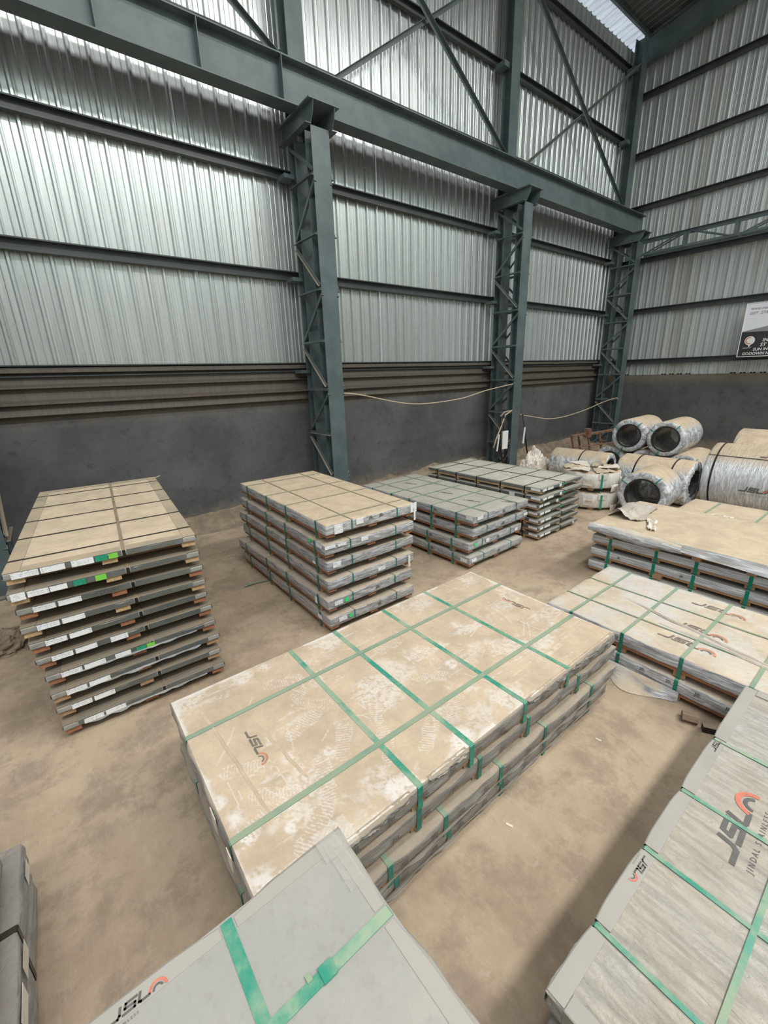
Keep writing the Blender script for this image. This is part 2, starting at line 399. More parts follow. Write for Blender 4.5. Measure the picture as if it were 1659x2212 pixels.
# horizontal flashing sheets between dado and cladding
def flash(x0, x1, j):
    prof = [(.06, 2.86), (.17, 2.82), (.17, 2.775), (.075, 2.76), (.085, 2.62), (.16, 2.595), (.16, 2.57), (.075, 2.555), (.09, 2.41), (.175, 2.38), (.175, 2.35), (.085, 2.335), (.11, 2.2), (.04, 2.17)]
    b = MB(); n = len(prof); k = j*.004
    for xx in (x0, x1):
        for d, z in prof: b.v.append((xx, WL-d-k, z))
    for i in range(n-1): b.f.append((i, i+1, n+i+1, n+i)); b.m.append(0)
    o = b.build('flashing_sheet', CLAD_D, wl)
    md = o.modifiers.new('thickness', 'SOLIDIFY'); md.thickness = .002
fx = [-6, -2.9, .05, 3.02, 6.6, 9.3, 12.4, XE-.02]
for j in range(len(fx)-1): flash(fx[j], fx[j+1]+.05, j % 2)
# end wall
we = MB().box(XE, XE+.2, -8, WL, 0, 2.36).build('wall_right', PLASTER); tag(we, kind='structure')
SH_E = sheet_me(4, PIT, .03, 1.0, CLAD_E)
y = WL
k = 0
def rool(y): return 11.9 + .17*(WL - y)
while y > -8+.5:
    ztop = 11.9 + .17*(WL - y)
    o = link('cladding_sheet', SH_E, we, (XE-.006*(k % 2), y, 2.33), (0, 0, R(-90))); o.scale = (1, 1, ztop-2.33)
    y -= 4*PIT; k += 1
# girts (channel rails): open side to the room
def girt(p, q, par):
    b = MB(); d = (Vector(q)-Vector(p)).normalized()
    poly = [(0,-.08),(.085,-.08),(.085,-.062),(.08,-.062),(.08,-.075),(.005,-.075),(.005,.075),(.08,.075),(.08,.062),(.085,.062),(.085,.08),(0,.08)]
    b.prof(p, q, poly); return b.build('wall_rail', RAIL, par)
for z in (2.8, 4.37, 5.92, 7.55, 9.2, 10.93):
    girt((-6, WL-.05, z), (XE, WL-.05, z), wl)
for z in (2.77, 4.37, 5.9, 7.44, 8.92, 10.45):
    girt((XE-.05, WL, z), (XE-.05, -8, z), we)
# plinth ledge and swept dust at wall feet
def berm(p, q, wdt, hgt, seed, par, nrm):
    p = Vector(p); q = Vector(q); nrm = Vector(nrm); L = (q-p).length; nu = int(L/.12)
    def fn(u, v):
        a = p.lerp(q, u); k = noise.noise(Vector((u*L*.9, seed, 0)))*.5+.6; k2 = noise.noise(Vector((u*L*4, v*3, seed)))*.25
        return a + nrm*(wdt*k*v) + Vector((0, 0, max(-.01, hgt*k*(1-v)**1.6*(1+k2) - .01*v)))
    return MB().grid(fn, nu, 8).build('swept_dust', DIRTM, par, smooth=True)
o = berm((-6, WL, 0), (XE, WL, 0), .75, .42, 3, wl, (0, -1, 0)); tag(o, kind='stuff')
o = berm((XE, WL, 0), (XE, -8, 0), .4, .16, 9, we, (-1, 0, 0)); tag(o, kind='stuff')
tag(MB().box(XE-.16, XE, -8, WL, 0, .14).build('baseboard_right', PLASTER), kind='structure')

# side of the hall behind the camera: dado, tall opening, sheeting above it
wb = MB().box(-7, XE, -8.2, -8, 0, 2.3).build('wall_back', PLASTER); tag(wb, kind='structure')
x = XE
while x > -7:
    o = link('cladding_sheet', SH_E, wb, (x, -8, 2.3), (0, 0, R(180))); o.scale = (1, 1, 12.0); x -= 4*PIT

# roof
ceil = MB().box(-7, XE+.25, 8.95, 9.0, 11.66, 11.72).build('ceiling', STEEL); tag(ceil, kind='structure')
SHR = sheet_me(4, PIT, .03, 1.0, ROOFM)
SHF = sheet_me(4, PIT, .03, 1.0, FIBRE)
def roof_run(y0, y1, me=None):
    x = -7.0
    z0 = rool(y0); z1 = rool(y1); L = math.hypot(y1-y0, z1-z0)
    ang = math.atan2(z1-z0, y0-y1)
    while x < XE+.2:
        o = link('roof_sheet', me or SHR, ceil, (x, y0, z0), (R(90)-ang, 0, 0)); o.scale = (1, 1, L); x += 4*PIT
roof_run(9.1, 7.78, SHF); roof_run(7.8, .25); roof_run(-1.45, -4.9); roof_run(-6.8, -8)
for yy in (7.75, 6.2, 4.65, 3.1, 1.55, .2, -1.5, -3.1, -4.7, -6.9, -7.8):
    z = rool(yy) - .1
    MB().prof((-7, yy, z), (XE+.2, yy, z), C_prof(.07, .18, .006, 1)).build('purlin', STEEL, ceil)
for xx in (-6.8, -1.0, 4.4, 10.0, 16.25):
    for a, b_ in ((7.9, -8),):
        MB().prof((xx, a, rool(a)-.55), (xx, b_, rool(b_)-.55), I_prof(.2, .64, .014, .01)).build('rafter', STEEL, ceil)

# ------------------------------------------------------------------ columns
FPY, RPY = 7.08, 7.64
def column(xc, label, extra_top=True):
    t = thing('laced_column', (xc, FPY, 0), label, 'column')
    y0 = 0.0; yr = RPY - FPY
    MB().prof((0, 0, 0), (0, 0, 6.31), I_prof(.33, .2, .014, .012), (0, 1, 0)).build('front_post', STEEL, t)
    MB().prof((0, yr, 0), (0, yr, 6.31), I_prof(.33, .2, .014, .012), (0, 1, 0)).build('rear_post', STEEL, t)
    MB().box(-.24, .24, -.2, yr+.16, 0, .025).build('base_plate', STEEL, t)
    rung = MB().prof((0, -.1, 0), (0, yr+.1, 0), [(0,0),(.05,0),(.05,.006),(.006,.006),(.006,.045),(0,.045)]).me('lacing_rung', STEEL)
    rung2 = MB().prof((0, -.1, 0), (0, yr+.1, 0), [(0,0),(-.05,0),(-.05,.006),(-.006,.006),(-.006,.045),(0,.045)]).me('lacing_rung', STEEL)
    zz = [.72+.823*k for k in range(7)]
    for z in zz:
        link('lacing_rung', rung2, t, (-.168, 0, z)); link('lacing_rung', rung, t, (.168, 0, z))
    for k in range(7):
        za, zb = zz[k]-.823+.08, zz[k]-.06
        if k % 2 == 1: p, q = (-.1, za), (yr+.08, zb)      # front top ... rear bottom alternate
        else: p, q = (yr+.08, za), (-.1, zb)
        # k even panel (below rung k): rear bottom -> front top
        if k % 2 == 1: p, q = (-.08, za), (yr+.08, zb)
        for s in (-1, 1):
            MB().prof((s*.172, p[0], p[1]), (s*.172, q[0], q[1]), [(0,0),(-s*.0-.006 if s<0 else .006,0),(s*.006,.05),(0,.05)] if False else [(0,-.025),(s*.04,-.025),(s*.04,-.019),(s*.006,-.019),(s*.006,.025),(0,.025)]).build('lacing_diagonal', STEEL, t)
    for s in (-1, 1):
        MB().prof((s*.172, yr+.08, 6.25), (s*.172, -.08, zz[6]+.09), [(0,-.025),(s*.04,-.025),(s*.04,-.019),(s*.006,-.019),(s*.006,.025),(0,.025)]).build('lacing_diagonal', STEEL, t)
    # bracket under the crane beam: a pair of tapered channels and a seat plate
    for s in (-1, 1):
        b = MB(); xx = s*.185; th = s*.012
        prof = [(-.27, 6.548), (.78, 6.548), (.78, 6.3), (-.16, 6.3), (-.24, 6.42)]
        n = len(prof)
        b.add([(xx, yy, z) for yy, z in prof] + [(xx+th, yy, z) for yy, z in prof],
              [tuple(range(n)), tuple(range(2*n-1, n-1, -1))] + [(i, (i+1) % n, n+(i+1) % n, n+i) for i in range(n)])
        b.box(min(xx, xx+s*.1), max(xx, xx+s*.1), -.16, .78, 6.292, 6.302)
        b.build('bracket_channel', STEEL, t)
    MB().box(-.27, .27, -.28, .8, 6.548, 6.57).build('seat_plate', STEEL, t)
    if extra_top:
        MB().prof((0, yr+.02, 6.57), (0, yr+.02, 11.55), I_prof(.3, .25, .014, .012), (0, 1, 0)).build('roof_post', STEEL, t)
        for z in (7.55, 9.2, 10.93):
            MB().box(-.32, -.14, yr-.03, yr+.22, z-.2, z-.1).build('rail_cleat', STEEL, t)
    for z in (2.8, 4.37, 5.92):
        MB().box(-.34, -.15, yr+.0, yr+.25, z-.12, z-.06).build('rail_cleat', STEEL, t)
    return t
column(-.89, 'blue-grey laced steel column cut off by the left edge of the picture')
column(4.34, 'large blue-grey laced steel column behind the six-high bundle stack, nearest whole column')
column(9.9, 'middle blue-grey laced steel column with black hoses hung on it')
column(15.8, 'farthest blue-grey laced steel column in the corner behind the coils')

# crane beam
cb = thing('crane_beam', (0, 7.27, 6.57), 'long blue-grey plate girder running along the wall on the column brackets', 'beam')
MB().prof((-6, 0, .285), (16.35, 0, .285), I_prof(.28, .57, .018, .012)).build('girder', STEEL, cb)
st = MB().box(-.006, .006, -.14, 0, .018, .552).me('web_stiffener', STEEL)
for xx in (-2.3, .2, 1.45, 2.65, 3.85, 5.2, 6.6, 8.0, 9.5, 11.0, 12.4, 13.8, 15.3):
    if xx < 4: link('web_stiffener', st, cb, (xx, 0, 0))

# wall bracing
def brace(p, q, label, flip=1):
    p = Vector(p); q = Vector(q); t = thing('wall_brace', p, label, 'brace', None)
    MB().prof((0,0,0), q-p, L_prof(.075, .007, flip, 1), (0, -1, 0)).build('angle_bar', STEEL, t)
    MB().box(-.09, .09, .0, .008, -.09, .09).build('gusset_plate', STEEL, t)
brace((4.42, 7.6, 6.97), (10.05, 7.6, 10.95), 'roof-side angle brace rising rightward between large and middle columns')
brace((4.42, 7.52, 10.75), (10.05, 7.52, 7.05), 'angle brace falling rightward between large and middle columns')
brace((10.0, 7.6, 7.07), (15.65, 7.6, 10.9), 'angle brace rising to the right, between middle column and corner column')
brace((10.0, 7.52, 10.8), (15.65, 7.52, 7.2), 'angle brace falling to the right, between middle column and corner column')
brace((-1.0, 7.52, 10.45), (4.3, 7.52, 7.15), 'angle brace falling to the right, left of the large column')

# truss girder on the end wall side
tr = thing('lattice_girder', (15.8, 6.88, 5.88), 'blue-grey lattice girder running right from the corner column under the end wall rails', 'girder')
for dx in (-.09, .09):
    s = 1 if dx > 0 else -1
    MB().prof((dx, 0.0, .44), (dx, -14.8, .44), L_prof(.075, .008, -s, -1)).build('top_chord', STEEL, tr)
    MB().prof((dx, 0.0, 0), (dx, -14.8, 0), L_prof(.075, .008, -s, 1)).build('bottom_chord', STEEL, tr)
vert = MB().box(-.025, .025, -.03, .03, .03, .44).me('web_post', STEEL)
yv = -1.15
kk = 0
while yv > -14.5:
    for dx in (-.09, .09): link('web_post', vert, tr, (dx, yv, 0))
    a = (yv+1.08, .04) if kk % 2 == 0 else (yv+1.1, .42); b_ = (yv+.12, .4) if kk % 2 == 0 else (yv+.1, .05)
    for dx in (-.09, .09):
        MB().bar((dx, a[0], a[1]), (dx, b_[0], b_[1]), .03, .045, (1, 0, 0)).build('web_diagonal', STEEL, tr)
    yv -= 1.22; kk += 1

# ------------------------------------------------------------------ lettering
def text_polys(s, size, shear=0.0, font_space=1.0, align='LEFT', bold=0.0):
    cu = bpy.data.curves.new('tmp', 'FONT'); cu.body = s; cu.size = size; cu.shear = shear
    cu.space_character = font_space; cu.align_x = align; cu.resolution_u = 2; cu.offset = bold
    ob = bpy.data.objects.new('tmp', cu); COL.objects.link(ob)
    dg = bpy.context.evaluated_depsgraph_get(); dg.update()
    me = ob.evaluated_get(dg).to_mesh()
    vs = [tuple(v.co) for v in me.vertices]; fs = [tuple(p.vertices) for p in me.polygons]
    ob.evaluated_get(dg).to_mesh_clear(); bpy.data.objects.remove(ob); bpy.data.curves.remove(cu)
    return vs, fs
_T = {}
def tp(s, size, **k):
    key = (s, size, tuple(sorted(k.items())))
    if key not in _T: _T[key] = text_polys(s, size, **k)
    return _T[key]

def stroke(b, pts, w, mapf):
    for (x0, y0), (x1, y1) in zip(pts, pts[1:]):
        dx, dy = x1-x0, y1-y0; L = math.hypot(dx, dy); nx, ny = -dy/L*w/2, dx/L*w/2; ex, ey = dx/L*w*.35, dy/L*w*.35
        q = [(x0-ex-nx, y0-ey-ny), (x1+ex-nx, y1+ey-ny), (x1+ex+nx, y1+ey+ny), (x0-ex+nx, y0-ey+ny)]
        b.add([mapf(*p) for p in q], [(0, 1, 2, 3)])
def arc(b, cx, cy, r0, r1, a0, a1, mapf, n=14):
    for i in range(n):
        t0 = R(a0+(a1-a0)*i/n); t1 = R(a0+(a1-a0)*(i+1)/n)
        b.add([mapf(cx+r*math.cos(t), cy+r*math.sin(t)) for r, t in ((r0, t0), (r1, t0), (r1, t1), (r0, t1))], [(0, 1, 2, 3)])
def jsl(b, mapf, full=True, sub=None, arcs=True):
    """emblem about 4.2 wide x 1 high; material 0 dark, 1 red, mapf(x,y)->3D"""
    b.cur = 0; W = .2
    sh = lambda p: [(x + y*.25, y) for x, y in p]
    stroke(b, sh([(-.1, .1), (.62, .1), (.74, .25), (.74, .75)]), W, mapf)
    stroke(b, sh([(1.95, .72), (1.15, .72), (1.1, .42), (1.85, .4), (1.85, .1), (1.0, .1)]), W, mapf)
    stroke(b, sh([(2.2, .75), (2.15, .15), (2.3, .1), (2.95, .1)]), W, mapf)
    if arcs:
        arc(b, 3.62, .02, .27, .43, 10, 178, mapf); b.cur = 1; arc(b, 3.62, .02, .52, .74, -5, 172, mapf)
    b.cur = 0
    if sub:
        vs, fs = tp(sub, .3, font_space=1.55)
        b.add([mapf(x, y-.55) for x, y, z in vs], fs)

# ------------------------------------------------------------------ sheet bundles
_BX = {}
def boxme(name, sx, sy, sz, mat):
    k = (name, round(sx,3), round(sy,3), round(sz,3), mat.name)
    if k not in _BX: _BX[k] = MB().box(-sx/2, sx/2, -sy/2, sy/2, 0, sz).me(name, mat)
    return _BX[k]

def coordlist(L, step, marks, bev):
    s = {-L/2, -L/2+bev, L/2-bev, L/2}
    n = max(2, int(L/step))
    for i in range(1, n): s.add(-L/2 + L*i/n)
    for m in marks:
        for d in (-.045, -.017, .017, .045): s.add(m+d)
    o = sorted(s); out = [o[0]]
    for a in o[1:]:
        if a - out[-1] > .006 or a == o[-1]: out.append(a)
    return out

class Bundle:
    def __init__(s, name, label, cx, cy, zb, W, L, pitch, th, rot, mat, strapmat, cross, longs, plank=.03,
                 amp=.004, topamp=.004, step=.12, seed=0, guards=None, woodmat=None, blockmat=None, group=None,
                 pinch=.004, sw=.03, wrapbattens=True, gtop=.075, longmat=None, lsw=None, creases=False, droop=0.0, runners=True, cat='sheet bundle'):
        s.W, s.L, s.th, s.pitch, s.amp, s.seed, s.pinch = W, L, th, pitch, amp, seed, pinch
        s.t = thing(name, (cx, cy, zb), label, cat, group, rot)
        s.rot = rot; s.o = Vector((cx, cy, zb)); s.z0 = pitch-th-.004; s.z1 = pitch-.0065; s.topamp = topamp
        s.cross = cross; s.longs = longs
        s.body(mat, step)
        if guards: s.guards(guards, gtop)
        s.longmat = longmat; s.lsw = lsw or sw; s.straps(strapmat, sw, wrapbattens)
        wm = woodmat or WOOD_R; bm = blockmat or WOOD_T
        if not runners: return
        bh = s.z0 - plank
        if bh > .005:
            bl = boxme('batten', W-.04, .085, bh, bm)
            for c in cross: link('batten', bl, s.t, (0, c, 0))
        pl = boxme('runner', .1, L-.03, plank, wm)
        for xx in (-W/2+.06, 0, W/2-.06): link('runner', pl, s.t, (xx, 0, max(bh, 0)))
    def w2l(s, x, y, z=0):
        v = Vector((x, y, z)) - s.o; v.rotate(Matrix.Rotation(-s.rot, 3, 'Z')); return v
    def pin(s, a, marks):
        r = .07 + s.pinch*4
        return min([1.0] + [max(0, min(1, (abs(a-m)-.017)/r))**.6 for m in marks])
    def inset(s, a, marks): return s.pinch*(1-s.pin(a, marks))
    def ztop(s, x, y):
        e = min(s.W/2-abs(x), s.L/2-abs(y)); e = max(0, min(1, e/.06))
        n = noise.noise(Vector((x*3.1, y*3.1, s.seed*7.3)))*.5+.5
        return s.z1 - s.topamp*e*n
    def body(s, mat, step):
        bev = .008
        us = coordlist(s.W, step, s.longs, bev); vs_ = coordlist(s.L, step, s.cross, bev)
        zs = [s.z0, s.z0+bev, (s.z0*2+s.z1)/3, (s.z0+2*s.z1)/3, s.z1-bev, s.z1]
        nu, nv, nz = len(us)-1, len(vs_)-1, len(zs)-1; idx = {}; b = MB()
        def vid(i, j, k):
            key = (i, j, k)
            if key in idx: return idx[key]
            x, y, z = us[i], vs_[j], zs[k]
            ex = i in (0, nu); ey = j in (0, nv); ez = k in (0, nz)
            X, Y, Z = x, y, z
            cnt = ex+ey+ez
            if cnt >= 2:
                c = bev*.45
                if ex: X -= math.copysign(c, x)
                if ey: Y -= math.copysign(c, y)
                if ez: Z -= c if k == nz else -c
            q = Vector((x*5, y*5, z*16+s.seed*3.7))
            n1 = noise.noise(q) + .5*noise.noise(q*2.7)
            if ex or i in (1, nu-1):
                f = s.pin(y, s.cross); X += (1 if x > 0 else -1)*(s.amp*(n1+.35)*f - s.pinch*(1-f))
            if ey or j in (1, nv-1):
                f = s.pin(x, s.longs); Y += (1 if y > 0 else -1)*(s.amp*(n1+.35)*f - s.pinch*(1-f))
            if k == nz: Z = s.ztop(x, y) - (bev*.45 if cnt >= 2 else 0)
            if k == 0 and (ex or ey): Z -= abs(n1)*s.amp*.8
            idx[key] = len(b.v); b.v.append((X, Y, Z)); return idx[key]
        def q(a, b_, c, d): b.f.append((a, b_, c, d)); b.m.append(0)
        for i in range(nu):
            for j in range(nv):
                q(vid(i,j,nz), vid(i+1,j,nz), vid(i+1,j+1,nz), vid(i,j+1,nz))
                q(vid(i,j,0), vid(i,j+1,0), vid(i+1,j+1,0), vid(i+1,j,0))
        for k in range(nz):
            for i in range(nu):
                q(vid(i,0,k), vid(i+1,0,k), vid(i+1,0,k+1), vid(i,0,k+1))
                q(vid(i,nv,k), vid(i,nv,k+1), vid(i+1,nv,k+1), vid(i+1,nv,k))
            for j in range(nv):
                q(vid(0,j,k), vid(0,j,k+1), vid(0,j+1,k+1), vid(0,j+1,k))
                q(vid(nu,j,k), vid(nu,j+1,k), vid(nu,j+1,k+1), vid(nu,j,k+1))
        s.bo = b.build('wrapped_sheets', mat, s.t, smooth=True)
    def ring(s, a0, a1, b0, b1, c, hw, axis, th=.0018):
        # closed band around the rectangle [a0,a1]x[b0,b1], chamfered corners
        r = .006
        P = [(a0, b0+r), (a0+r, b0), (a1-r, b0), (a1, b0+r), (a1, b1-r), (a1-r, b1), (a0+r, b1), (a0, b1-r)]
        cxx = (a0+a1)/2; czz = (b0+b1)/2
        O = [(x + math.copysign(th, x-cxx), z + math.copysign(th, z-czz)) for x, z in P]
        b = MB(); n = 8
        for d in (-hw, hw):
            for x, z in O: b.v.append((x, c+d, z) if axis == 'y' else (c+d, x, z))
            for x, z in P: b.v.append((x, c+d, z) if axis == 'y' else (c+d, x, z))
        for i in range(n):
            k = (i+1) % n
            for f in ((i, k, 2*n+k, 2*n+i), (n+k, n+i, 3*n+i, 3*n+k), (k, i, n+i, n+k), (2*n+i, 2*n+k, 3*n+k, 3*n+i)):
                b.f.append(f); b.m.append(0)
        return b
    def straps(s, mat, sw, wrapb):
        zb = .003 if wrapb else s.z0-.003
        p = s.pinch
        for c in s.cross:
            s.ring(-s.W/2+p-.002, s.W/2-p+.002, zb, s.z1+.0012, c, sw/2, 'y').build('strap', mat, s.t)
        for c in s.longs:
            s.ring(-s.L/2+p-.002, s.L/2-p+.002, s.z0-.002, s.z1+.003, c, s.lsw/2, 'x').build('strap', BLACK_DUSTY if (mat is BLACK_ST and s.L > 2.6) else (s.longmat or mat), s.t)
    def guards(s, mat, g):
        W, L = s.W/2, s.L/2; e = .0035
        a = s.amp*.6 if s.pinch < .01 else 0.0; zt = s.z1+.0028; zl = s.z0+.012
        def strip(lo, hi, side):
            marks = s.cross if side < 2 else s.longs; n = max(2, int((hi-lo)/.05)); b = MB()
            H = W if side < 2 else L; sg = -1 if side in (0, 2) else 1
            for k in range(n+1):
                q = lo+(hi-lo)*k/n; o_ = H + a - s.inset(q, marks)
                for r_, z in ((H-g, zt), (o_-.006, zt), (o_-.001, zt-.003), (o_+.002, zl), (o_-.002, zl), (H-g, zt-.003)):
                    p = sg*r_; b.v.append((p, q, z) if side < 2 else (q, p, z))
            for k in range(n):
                for j in range(6):
                    f = (k*6+j, k*6+(j+1) % 6, (k+1)*6+(j+1) % 6, (k+1)*6+j); b.f.append(f if (sg > 0) == (side < 2) else f[::-1]); b.m.append(0)
            b.build('edge_guard', mat, s.t)
        def segs(lo, hi, marks):
            ms = sorted(m for m in marks if lo < m < hi); out = []; p = lo
            for m in ms: out.append((p, m-.018)); p = m+.018
            out.append((p, hi)); return out
        for lo, hi in segs(-L, L, s.cross):
            strip(lo, hi, 0); strip(lo, hi, 1)
        for lo, hi in segs(-W+g+.003, W-g-.003, s.longs):
            strip(lo, hi, 2); strip(lo, hi, 3)
    def sticker(s, face, a, w, h, mat, zc=None, out=.004, name='sticker'):
        zc = (s.z0+s.z1)/2 if zc is None else zc; o = s.amp*.8 + out; t = .0012; b = MB()
        if face == 'front': b.box(a-w/2, a+w/2, -s.L/2-o-t, -s.L/2-o, zc-h/2, zc+h/2)
        if face == 'left': b.box(-s.W/2-o-t, -s.W/2-o, a-w/2, a+w/2, zc-h/2, zc+h/2)
        if face == 'right': b.box(s.W/2+o, s.W/2+o+t, a-w/2, a+w/2, zc-h/2, zc+h/2)
        return b.build(name, mat, s.bo)
    def top_logo(s, x, y, dx, dy, size, sub=None, mats=(None, None), arcs=True, lift=.0025, flat=False):
        """x,y world; baseline direction (dx,dy) world; size = letter height"""
        p = s.w2l(x, y); d = Vector((dx, dy, 0)).normalized(); d.rotate(Matrix.Rotation(-s.rot, 3, 'Z')); n = Vector((-d.y, d.x, 0))
        def f(u, v):
            q = p + d*u*size*1.25 + n*v*size*1.25; return (q.x, q.y, s.z1+.0036 if flat else s.ztop(q.x, q.y)+lift)
        b = MB(); jsl(b, f, sub=sub, arcs=arcs); return b.build('printed_logo', [mats[0] or PRINT, mats[1] or PRINT_R], s.bo)
    def side_marks(s, face, poss, size, zc, out=.004, mat=None, word='JSL'):
        o = s.amp*.8+out; vs, fs = tp(word, size, bold=size*.03); b = MB()
        if face == 'front': b.add([(x, 0, y) for x, y, z in vs], fs)
        elif face == 'left': b.add([(0, -x, y) for x, y, z in vs], fs)
        me = b.me('printed_mark', mat or PRINT)
        for a in poss:
            link('printed_mark', me, s.bo, (a, -s.L/2-o, zc) if face == 'front' else (-s.W/2-o, a, zc))

ORD = ['topmost', 'second from the top', 'third from the top', 'fourth from the top', 'fifth from the top', 'sixth from the top',
       'seventh from the top', 'eighth from the top', 'ninth from the top', 'tenth from the top']
def which(i, n): return 'bottom one' if i == n-1 else ORD[i]

# --- stack A: ten bundles by the left wall (near-left corner, width, rotation)
A = [(-.451,3.637,1.224,-4.6),(-.459,3.608,1.235,-3.2),(-.444,3.657,1.235,-4.2),(-.452,3.646,1.245,-2.7),(-.436,3.652,1.234,-.9),
     (-.428,3.663,1.25,-1.0),(-.402,3.634,1.225,-.9),(-.401,3.60,1.235,.1),(-.396,3.615,1.213,-1.3),(-.389,3.579,1.216,-.7)]
for i, (x, y, W, rot) in enumerate(A):
    n = 10-i; L = 2.74; r = R(rot)
    d = Vector((math.cos(r), math.sin(r))); nn = Vector((-d.y, d.x)); c = Vector((x, y)) + d*W/2 + nn*L/2
    extra = {0: 'sandy-topped', 1: 'green-stickered', 2: 'hand-lettered', 5: 'white-stickered', 6: 'torn-film', 7: 'sagging-film'}.get(i, 'black-strapped')
    lab = f'{extra} flat sheet bundle, {which(i,10)} in the ten-high stack at left'
    cr = [-L/2+.25+k*.55 for k in range(5)]
    B = Bundle('steel_sheet_bundle', lab, c.x, c.y, (n-1)*.141, W, L, .141, .052, r, W_A if i == 0 else W_A2, BLACK_ST, cr if i == 0 else cr, [.1],
               plank=.038, amp=.0025, topamp=.003, seed=i, guards=GUARD_A if i == 0 else GUARD_A2, wrapbattens=False, gtop=.095,
               woodmat=[WOOD_Y, WOOD_Y, WOOD_T, WOOD_R, WOOD_R, WOOD_T, WOOD_R, WOOD_R, WOOD_R, WOOD_R][(i*3+1) % 10] if i not in (0, 1) else WOOD_Y,
               group='sheet bundles in the ten-high stack at left', pinch=.002, sw=.022, step=.14)
    h = .044
    xs = -W/2
    if i == 0:
        B.sticker('front', xs+.12, .15, h, STK_W); B.sticker('front', xs+.275, .14, h, STK_W); B.sticker('front', xs+.45, .135, h+.004, STK_W)
        B.sticker('front', xs+.565, .075, h, STK_G); B.sticker('front', xs+.64, .06, h*.9, STK_L)
    elif i == 1:
        B.sticker('front', xs+.06, .08, h+.012, STK_W); B.sticker('front', xs+.17, .12, h, STK_W); B.sticker('front', xs+.285, .1, h*.9, STK_W)
        B.sticker('front', xs+.41, .075, h, STK_G); B.sticker('front', xs+.54, .07, h, STK_L)
    else:
        a = .16 if i < 9 else .2
        B.sticker('front', xs+a, .13, h*.95, STK_W); B.sticker('front', xs+a+.15, .14, h*.95, STK_W)
        if i == 5: B.sticker('front', xs+.53, .12, h, STK_W)
        if i == 6:
            B.sticker('front', xs+.5, .11, h*.9, STK_W); B.sticker('front', xs+.63, .07, h*.8, STK_G); B.sticker('front', xs+.7, .06, h*.8, STK_L)
    if i == 2: B.side_marks('front', [xs+.46], .05, (B.z0+B.z1)/2-.018, word='SMA XEROX' if False else 'SHA ST')
    if i == 0:
        # lifted corner of the paper at the far right
        b = MB()
        def fn(u, v):
            X = W/2-.1+.16*u; Y = L/2-.12+.13*v; k = max(0, u-.3)
            return (X, Y, B.z1+.004+.05*k*k*(1-.3*v)-.01*v)
        b.grid(fn, 6, 3).build('lifted_paper_corner', GUARD_A, B.t, smooth=True).modifiers.new('thickness', 'SOLIDIFY').thickness = .002
    if i in (6, 9, 7):
        b = MB()
        def fn(u, v):
            X = (-.45 + .9*u); Y = -L/2-.006-.012*v*abs(noise.noise(Vector((u*9, i, 0)))); Z = B.z0+.012-.035*v*(.3+abs(noise.noise(Vector((u*6, i*3, 1)))))
            return (X, Y, Z)
        b.grid(fn, 28, 2).build('loose_film', FILMG, B.bo, smooth=True)

